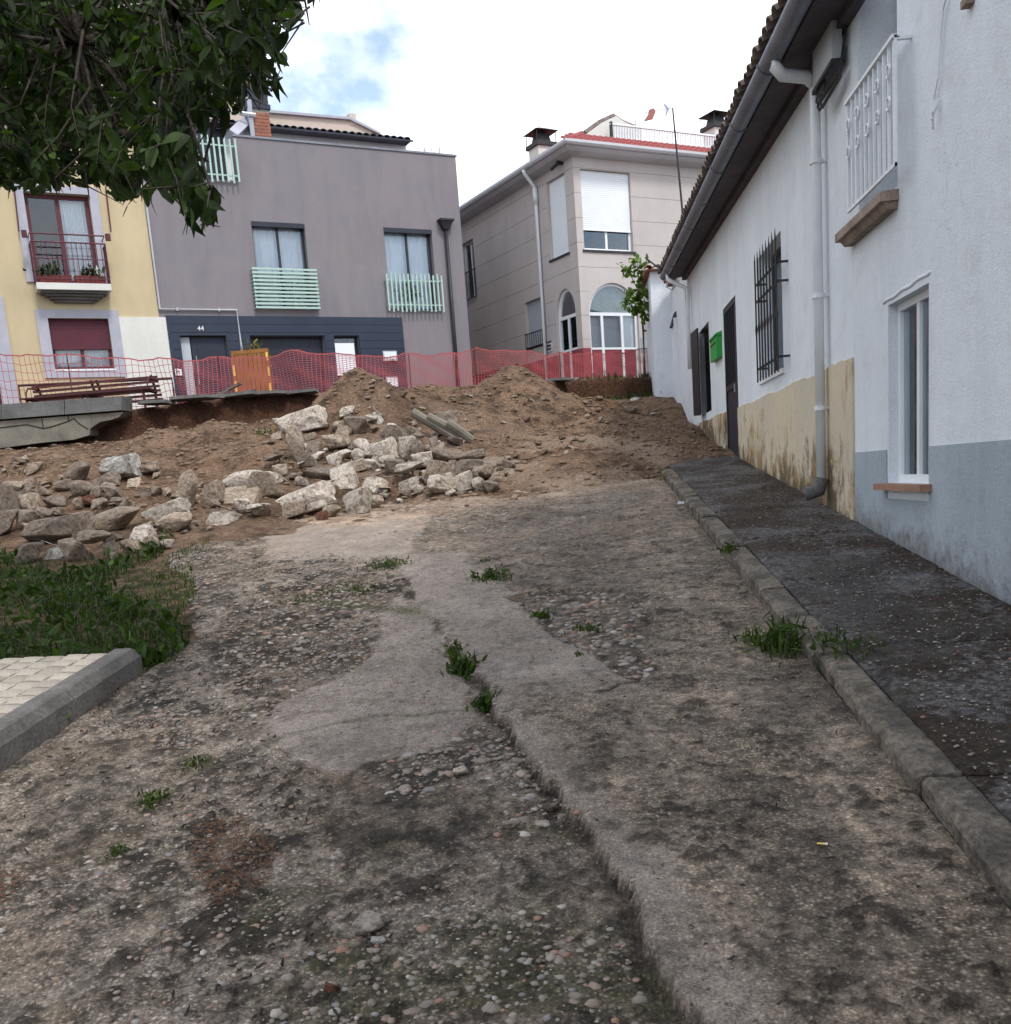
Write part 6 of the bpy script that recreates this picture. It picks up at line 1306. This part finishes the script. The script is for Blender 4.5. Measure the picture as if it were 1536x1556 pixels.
rock(965, 603, 18, 10, 'rock_pale', 'pale flat stone at the foot of the far bank', None); rock(958, 622, 22, 12, 'rock_tan', 'tan block half sunk below the far bank', None); rock(995, 631, 12, 6, 'rock_white', 'white stone chip on the dirt by the far house', None)
# name each shared-label stone by its look and by the landmark stone it lies next to
MARKS = [q for q in PLACED if q[6] is None]
TONE = {'rock_pale': 'pale', 'rock_tan': 'tan', 'rock_dark': 'dark', 'rock_white': 'white', 'rock_red': 'reddish', 'rock_clod': 'brown'}
HEAD = {}
for (o, x, y, w, mat, label, grp) in PLACED:
    if grp is None: continue
    m0 = min(MARKS, key=lambda q: math.hypot(q[1]-x, q[2]-y)); dx, dy = x-m0[1], y-m0[2]
    rel = 'uphill of' if dy > abs(dx) else 'downhill of' if -dy > abs(dx) else ('on the house side of' if dx > 0 else 'on the grass side of')
    size = 'large' if w > .5 else 'medium' if w > .3 else 'small' if w > .16 else 'tiny'
    short = ' '.join(m0[5].split()[:5]); short = short.rsplit(' ', 1)[0] if short.split()[-1] in ('the', 'a', 'in', 'on', 'of', 'at', 'with', 'below', 'under', 'lying', 'standing', 'resting', 'leaning', 'perched', 'half', 'alone') else short
    far_ = '' if math.hypot(dx, dy) < .7 else 'a step ' if math.hypot(dx, dy) < 1.4 else 'well '
    kind_ = 'clod' if 'clod' in label else 'chip' if 'small' in label else 'stone'
    o['label'] = f"{size} {TONE[mat]} {kind_} {far_}{rel} the {short}"
    o['group'] = 'loose stones and clods of the dig'
# fine soil crumbs
it = []
for _ in range(9000):
    px, py = RNG.uniform(0, 1040), RNG.uniform(575, 800); 
    v = RNG.uniform(-13, 2.1), RNG.uniform(11., 24.5)
    if v[1] < edge_y(v[0])-.1 and v[1] > 12.2-.12*(v[0]+4)*(v[0] < -2): it.append((v[0], v[1], .012+.045*RNG.random()**3))
simple('crumb', (.25, .175, .12), (.17, .118, .08), 4, .95, .4, 30)
cr_ = joined_pebbles('soil_crumbs', it, gz, .25); cr_.data.materials.clear(); cr_.data.materials.append(MATS['crumb'])

# ================================================================ grass and weeds
def blades(name, pts, zf, h0, h1, mat, bend=.5, wid=.006, parent=None, rs=1, M=None):
    rr = np.random.default_rng(rs); m_ = MB(); tn = []
    for (x, y) in pts:
        z = float(zf(x, y))-.01; h = (h0+(h1-h0)*rr.random()**1.5)*(.45+1.6*max(0, float(fbm(x, y, 2.2, 3))+.38)); a = rr.uniform(0, 6.28); c, s = math.cos(a), math.sin(a); bd = bend*h*rr.uniform(.2, 1.2); w = wid*rr.uniform(.6, 1.5); i = len(m_.v)
        m_.v += [(x-s*w, y+c*w, z), (x+s*w, y-c*w, z), (x+c*bd*.35-s*w*.8, y+s*bd*.35+c*w*.8, z+h*.6), (x+c*bd*.35+s*w*.8, y+s*bd*.35-c*w*.8, z+h*.6), (x+c*bd, y+s*bd, z+h*(1-.25*abs(bend)))]
        m_.f += [(i, i+1, i+3, i+2), (i+2, i+3, i+4)]; tn += [rr.random()]*5
    m_.t = tn; return m_.build(name, mat, parent, M)
def region(poly, n):
    P = np.array(poly); lo, hi_ = P.min(0), P.max(0); out = []
    while len(out) < n:
        q = RNG.uniform(lo, hi_, (400, 2)); out += [tuple(a) for a in q[inpoly(q[:, 0], q[:, 1], P)]]
    return out[:n]
GP = [tuple(hs(*p, .1)[:2]) for p in ((-250, 1000), (0, 1000), (185, 985), (265, 1010), (290, 960), (240, 930), (170, 905), (150, 885), (230, 850), (270, 825), (180, 850), (100, 872), (0, 850), (-250, 830))]
GP[1:3] = [(-4.2, 5.82), (-2.9, 5.82)]; GP[0] = (-7.5, 5.82)
zg_ = lambda x, y: max(float(gz(x, y)), float(rz(np.array(x), np.array(y))) if x > -5.5 else -9)
pts = [p for p in region(GP, 26000) if fbm(p[0], p[1], 1.6, 3) > -.16]
stuff(blades('tall_grass', pts, lambda x, y: zg_(x, y), .03, .19, 'grass', .9, .0040, None, 3))['label'] = 'dark green grass growing beyond the paved corner'
bl_ = [(x, y, zg_(x, y)+RNG.uniform(.02, .14)) for x, y in region(GP, 3000)]
stuff(foliage('ground_weeds', 'grass', bl_, .085, None, None, .5, -.5, 17))['label'] = 'broad-leaved weeds mixed in the grass'
stuff(blades('dead_stalks', region(GP, 900), zg_, .08, .26, 'straw', .9, .0022, None, 8))['label'] = 'dry stalks standing in the grass'
th = [tuple(hs(*p, .1)[:2]) for p in ((150, 900), (230, 855), (330, 815), (290, 850), (300, 905), (240, 960))]
stuff(blades('thin_grass', region(th, 1000), zg_, .02, .09, 'weed', .8, .005, None, 4))['label'] = 'thin grass straggling onto the cobbled strip'
bg_ = [(x, float(edge_y(x))+RNG.normal()*.35) for x in 2.-2.4*RNG.random(700)**1.7]
stuff(blades('bank_grass', bg_, gz, .04, .20, 'grass', .9, .010, None, 9))['label'] = 'dark scrubby grass on the lip of the far bank'
# weed tufts in the cracks
def tuft(px, py, wpx, n, h, label, mat='weed', zoff=0., z0=0., lw=.35):
    p = hs(px, py, .1, z0); d = p[1]; r_ = wpx*d/FPX/2; base_z = float(rz(np.array(p[0]), np.array(p[1]))) if z0 == 0 else p[2]
    t_ = thing('weed_tuft', label, 'weed', T(p[0], p[1], base_z)); rr = np.random.default_rng(int(px))
    q = rr.normal(size=(n, 2))*r_*.5; zf = lambda x, y: base_z+.1*(y-p[1])
    stuff(blades('blades', [(p[0]+a, p[1]+b_*1.3) for a, b_ in q], zf, h*.35, h, mat, .9, .005, t_, int(px), Matrix()))
    k = n//2; Q = np.c_[rr.normal(size=(k, 2))*r_*.5, np.abs(rr.normal(size=k))*h*.35]+np.array([p[0], p[1], base_z]); Q[:, 2] += .1*(Q[:, 1]-p[1])
    stuff(foliage('leaves', mat, Q, h*.55, t_, Matrix(), lw, -.3, int(px)+1))
tuft(745, 882, 55, 150, .10, 'bright weed tuft in the crack beside the smooth concrete band'); tuft(735, 855, 22, 40, .05, 'small flat weed just above the bright tuft in crack')
tuft(822, 940, 34, 70, .07, 'low weed at the left tip of the cobble patch'); tuft(893, 958, 40, 70, .06, 'flat weed growing among the exposed cobbles')
tuft(692, 992, 26, 70, .08, 'small weed at the top of the jagged slab edge'); tuft(706, 1018, 48, 130, .11, 'leafy weed in the middle of the jagged slab edge'); tuft(738, 1072, 42, 120, .10, 'dense weed at the foot of the jagged slab edge')
tuft(590, 862, 60, 140, .07, 'mossy weed by the corner of the smooth slab'); tuft(545, 892, 90, 150, .05, 'long mossy weed streak below the smooth slab'); tuft(470, 906, 80, 110, .05, 'mossy weed at the lower end of the long streak')
tuft(232, 1222, 40, 130, .06, 'moss clump in the long crack on the old concrete'); tuft(180, 1298, 34, 80, .045, 'smaller moss clump further down the long crack'); tuft(300, 1165, 50, 60, .04, 'faint moss at the upper end of the long crack')
tuft(232, 1000, 90, 260, .18, 'tall weed clump hiding the end of the left kerb', 'grass'); tuft(90, 1098, 14, 30, .10, 'tiny weed in the joint of the left kerb')
tuft(1195, 985, 90, 190, .20, 'strap-leaved weed sprouting from the right kerb joint', 'weed', 0, .03, .12); tuft(1150, 980, 60, 60, .08, 'low weed spreading from the kerb joint onto road'); tuft(1275, 980, 100, 110, .07, 'low moss and weed along the pavement slab joint', 'weed', 0, .13)
tuft(1110, 838, 34, 60, .09, 'small weed on the upper kerb stones', 'weed', 0, .10); tuft(1015, 728, 30, 60, .09, 'dry little weed at the top end of the kerb', 'shrub_yellow', 0, .05); tuft(880, 1003, 12, 20, .04, 'tiny sprig in the crack below the cobbles')
for (px, py, n) in ((450, 700, 50), (400, 660, 60), (60, 715, 40)):
    p = hit(px, py); q = [(p[0]+RNG.normal()*.2, p[1]+RNG.normal()*.15) for _ in range(n)]
    t_ = thing('weed_tuft', {450: 'small weed between stones of the central heap', 400: 'weed on the soil slope above the broad boulder', 60: 'weed in the shade under the cracked wall'}[px], 'weed', T(*p)); stuff(blades('blades', q, gz, .05, .16, 'weed', .8, .008, t_, px, Matrix()))

# ================================================================ litter
def litter(poly, n, L, mat, name, zf, label, seed, wd=.006):
    rr = np.random.default_rng(seed); m_ = MB()
    for (x, y) in region(poly, n):
        z = float(zf(x, y))+.004; a = rr.uniform(0, 6.28); l = L*rr.uniform(.4, 1.5); k = 4; pts = []
        cur = rr.normal()*.9
        for i in range(k): 
            pts.append((x, y, z+.004+.006*rr.random()+.1*0)); x += math.cos(a)*l/k; y += math.sin(a)*l/k; a += cur/k; z = float(zf(x, y))+.004
        m_.tube(pts, [wd*.5, wd, wd*.8, wd*.3], 4)
    o = m_.build(name, mat); stuff(o)['label'] = label; return o
rzf = lambda x, y: rz(np.array(x), np.array(y))
cl = [((180, 1000), (320, 960), (440, 1090), (420, 1180), (300, 1120), (180, 1180), (40, 1300), (0, 1240), (120, 1100)), ((220, 1220), (420, 1150), (500, 1240), (280, 1360)), ((440, 1400), (640, 1380), (560, 1556), (200, 1556))]
for i, c in enumerate(cl): litter(pp(*c), (120, 50, 40)[i], .035, 'litter', 'bark_litter', rzf, 'dark bark and twig litter strewn over the old concrete', 50+i, .005)
litter(pp((300, 1260), (370, 1240), (420, 1300), (400, 1350), (330, 1390), (290, 1330)), 520, .035, 'straw', 'dry_needles', rzf, 'patch of dry reddish needles on the old concrete', 60, .0022)
litter(pp((-40, 1320), (30, 1330), (20, 1370), (-40, 1390)), 160, .035, 'straw', 'dry_needles', rzf, 'dry needles by the lower edge of the left side', 61, .0022)
litter([(1.3, 3.5), (2.25, 3.5), (2.25, 9.5), (1.3, 8)], 120, .03, 'litter', 'bark_litter', lambda x, y: .1*y+.124, 'dark crumbs of dirt on the wet pavement', 62, .004)
litter([(0, 2.4), (.95, 2.4), (1.0, 6), (-.3, 6)], 40, .04, 'litter', 'bark_litter', rzf, 'few dark twigs on the gravelly concrete strip', 63, .004)
for (px, py, L, mat, lb) in ((560, 1415, .09, 'rock_pale', 'pale split stone with a tan face lying on the concrete'), (700, 1180, .05, 'rock_pale', 'rounded white pebble above the jagged slab edge'), (838, 1222, .055, 'rock_dark', 'purple-grey pebble against the jagged slab edge'), (775, 1258, .05, 'rock_tan', 'flat grey pebble left of the purple one'), (505, 1502, .045, 'rock_red', 'small dark red stone beside black twigs'), (855, 1238, .04, 'rock_dark', 'dark pebble wedged under the jagged slab edge'), (575, 1435, .04, 'rock_white', 'white chip next to the pale split stone')):
    p = hs(px, py, .1); z = float(rzf(p[0], p[1])); tag(link('loose_stone', ROCK[mat][random.randrange(14)], None, Matrix.Translation((p[0], p[1], z+L*.22)) @ Matrix.Rotation(random.uniform(0, 3), 4, 'Z') @ Matrix.Diagonal((L*.62, L*.5, L*.33, 1))), lb, 'stone')
p = hs(1248, 1305, .1); z = float(rzf(p[0], p[1])); bt = thing('cigarette_end', 'orange cigarette end on the gravelly concrete strip', 'cigarette end', T(p[0], p[1], z+.006, -.2))
MB().tube([(-.012, 0, 0), (.012, 0, 0)], .004, 8).build('filter', 'yellow_reflect', bt); MB().tube([(.0122, 0, 0), (.02, 0, .001)], .0038, 8).build('stub', 'white_paint', bt)
for (px, py, z0) in ((1035, 767, 0.),):
    p = hs(px, py, .1, z0); z = p[2]+(.01 if z0 == 0 else .012); tag(MB().hexa([(-.05, -.04, 0), (.05, -.03, 0), (.04, .04, 0), (-.04, .03, 0), (-.04, -.03, .02), (.04, -.02, .03), (.03, .03, .02), (-.03, .03, .03)]).build('paper_scrap', 'plastic_white', None, Matrix.Translation((p[0], p[1], z)) @ Matrix.Scale(.7 if z0 else 1, 4)), 'crumpled white paper scrap on the road by the upper kerb' if z0 == 0 else 'tiny white paper scrap on the wet pavement', 'paper')

# ================================================================ tree overhanging the left side
TX, TY = -5.0, 4.7; tb = .1*TY+.12
tree = thing('broadleaf_tree', 'dark leafy tree whose branches overhang the street from the left', 'tree', T(TX, TY, tb))
SIL = [(-900, 300), (-300, 300), (0, 288), (60, 300), (110, 285), (165, 288), (185, 318), (210, 310), (225, 285), (258, 296), (268, 322), (298, 350), (326, 340), (334, 315), (318, 270), (290, 222), (300, 190), (335, 185), (390, 145), (420, 150), (434, 108), (420, 60), (445, 20), (475, 45), (470, 0), (500, -60), (560, -300), (300, -1200), (-900, -1200)]
rr = np.random.default_rng(77); tw = MB(); clusters = []
tw.tube([(TX, TY, tb-.1), (TX+.04, TY+.02, tb+1.2), (TX+.15, TY+.1, tb+2.4)], [.19, .15, .13], 12)
fork = np.array([TX+.15, TY+.1, tb+2.4])
limbs = []
for (dx, dy, dz_) in ((2.9, .6, 1.0), (2.2, -.6, 1.9), (1.6, 1.8, 1.1), (.4, 2.4, 1.6), (-1.6, 1.2, 1.7), (-1.8, -1.2, 1.8), (.3, -2., 2.2), (.6, .4, 3.2), (1.5, .3, 2.4), (2.6, 1.2, .7)):
    e_ = fork+np.array([dx, dy, dz_]); m0 = fork+np.array([dx*.45, dy*.45, dz_*.65]); tw.tube([tuple(fork), tuple(m0), tuple(e_)], [.085, .055, .022], 8); limbs.append((fork, m0, e_))
def inside(p):
    px, py = project(p); ahead = (RM.T@(np.array(p)-CO))[2] > .3
    return (not ahead) or px < -150 or py < -150 or bool(inpoly(np.array([px]), np.array([py]), SIL)[0])
tries = 0
while len(clusters) < 1800 and tries < 30000:
    tries += 1
    if rr.random() < .72:     # the part that hangs into view
        px, py = rr.uniform(-60, 490), rr.uniform(-90, 350); y_ = rr.uniform(4.6, 8.8) if px < 230 else rr.uniform(3.6, 5.6)
        if not inpoly(np.array([px]), np.array([py]), SIL)[0]: continue
        if px > 200 and rr.random() < .15+.2*(px > 300): continue
        p = hy(px, py, y_)
    else:
        d = rr.normal(size=3); d /= np.linalg.norm(d); d *= rr.random()**.35; p = np.array([TX+1.0, TY+.4, tb+4.2])+d*np.array([3.2, 3.0, 2.0])
        if not inside(p): continue
    clusters.append(p)
LP, LD, LL_ = [], [], []
for i, p in enumerate(clusters):      # each is a sprig: thin twig with leaves set along it
    best = min(((np.linalg.norm(a*(1-t)+b_*t-p), a*(1-t)+b_*t) for (f_, a, b_) in limbs for t in (.0, .35, .7, 1.)), key=lambda q: q[0])
    out = p-best[1]; out /= np.linalg.norm(out)+1e-6; d = out*.8+rr.normal(size=3)*.45+np.array([0, 0, -.35]); d /= np.linalg.norm(d); L = rr.uniform(.16, .34)
    tip = p+d*L
    if not inside(tip+np.array([0, 0, -.04])): d = -d*np.array([1, 1, -.4]); d /= np.linalg.norm(d); tip = p+d*L
    if not inside(tip): L *= .3; tip = p+d*L
    if i % 3 == 0 and best[0] < 2.6:
        mid = (best[1]+p)/2+rr.normal(size=3)*.08+np.array([0, 0, .10]); tw.tube([tuple(best[1]), tuple(mid), tuple(p)], [.014, .009, .004], 4, False)
    tw.tube([tuple(p), tuple(p+d*L*.5), tuple(tip)], [.004, .003, .0015], 4, False)
    px = project(p)[0]; n = int(rr.integers(8, 13)) if px < 200 else int(rr.integers(5, 9)); sc_l = rr.choice([.6, .8, 1., 1.15])
    side = np.cross(d, rr.normal(size=3)); side /= np.linalg.norm(side)
    for k in range(n):
        q = p+d*L*(k+.5)/n; dd = d*.55+side*(1 if k % 2 else -1)*.75+np.array([0, 0, -.45])
        dn_ = dd/np.linalg.norm(dd)
        if inside(q+dn_*.085): LP.append(q); LD.append(dd); LL_.append(sc_l*rr.uniform(.8, 1.15))
trunk = tw.build('trunk', 'bark', tree, Matrix(), True)
LP = np.array(LP); LD = np.array(LD); LL_ = np.array(LL_); scr = np.array([project(q) for q in LP]); dep = LP[:, 1]
vis = (scr[:, 0] > 0) & (scr[:, 0] < 520) & (scr[:, 1] > 0) & (scr[:, 1] < 400) & (dep > 1)
edge_score = np.where(vis, scr[:, 0]*.004+scr[:, 1]*.003-dep*.6, -99); order = np.argsort(-edge_score); big = order[:290]; rest = order[290:]
crown = stuff(foliage('crown', 'leaf', LP[rest], .080, tree, Matrix(), .5, .55, 88, LD[rest], LL_[rest]))
def leaf_mesh(k):
    m_ = MB(); L, w = .105, .05; N = 5; cv = .02+.012*k
    for i in range(N+1):
        t = i/N; ww = w*.5*math.sin(math.pi*min(1, t*1.02+.02))**.75*(1-.25*t) if 0 < i < N else .001
        zz = -cv*(t*t)*1.4
        m_.v += [(-ww, L*t, zz+ww*.35), (0, L*t, zz), (ww, L*t, zz+ww*.35)]
    for i in range(N):
        a = 3*i; m_.f += [(a, a+1, a+4, a+3), (a+1, a+2, a+5, a+4)]
    m_.t = [random.random()]*len(m_.v); return m_.mesh('leaf', 'leaf', True)
LM = [leaf_mesh(k) for k in range(5)]
for i in big:
    dd = Vector(LD[i]+.25*rr.normal(size=3)).normalized(); M = Matrix.Translation(LP[i]) @ dd.to_track_quat('Y', 'Z').to_matrix().to_4x4() @ Matrix.Rotation(rr.uniform(-1.2, 1.2), 4, 'Y') @ Matrix.Scale(.78*LL_[i], 4)
    link('leaf', LM[int(rr.integers(5))], crown, M)
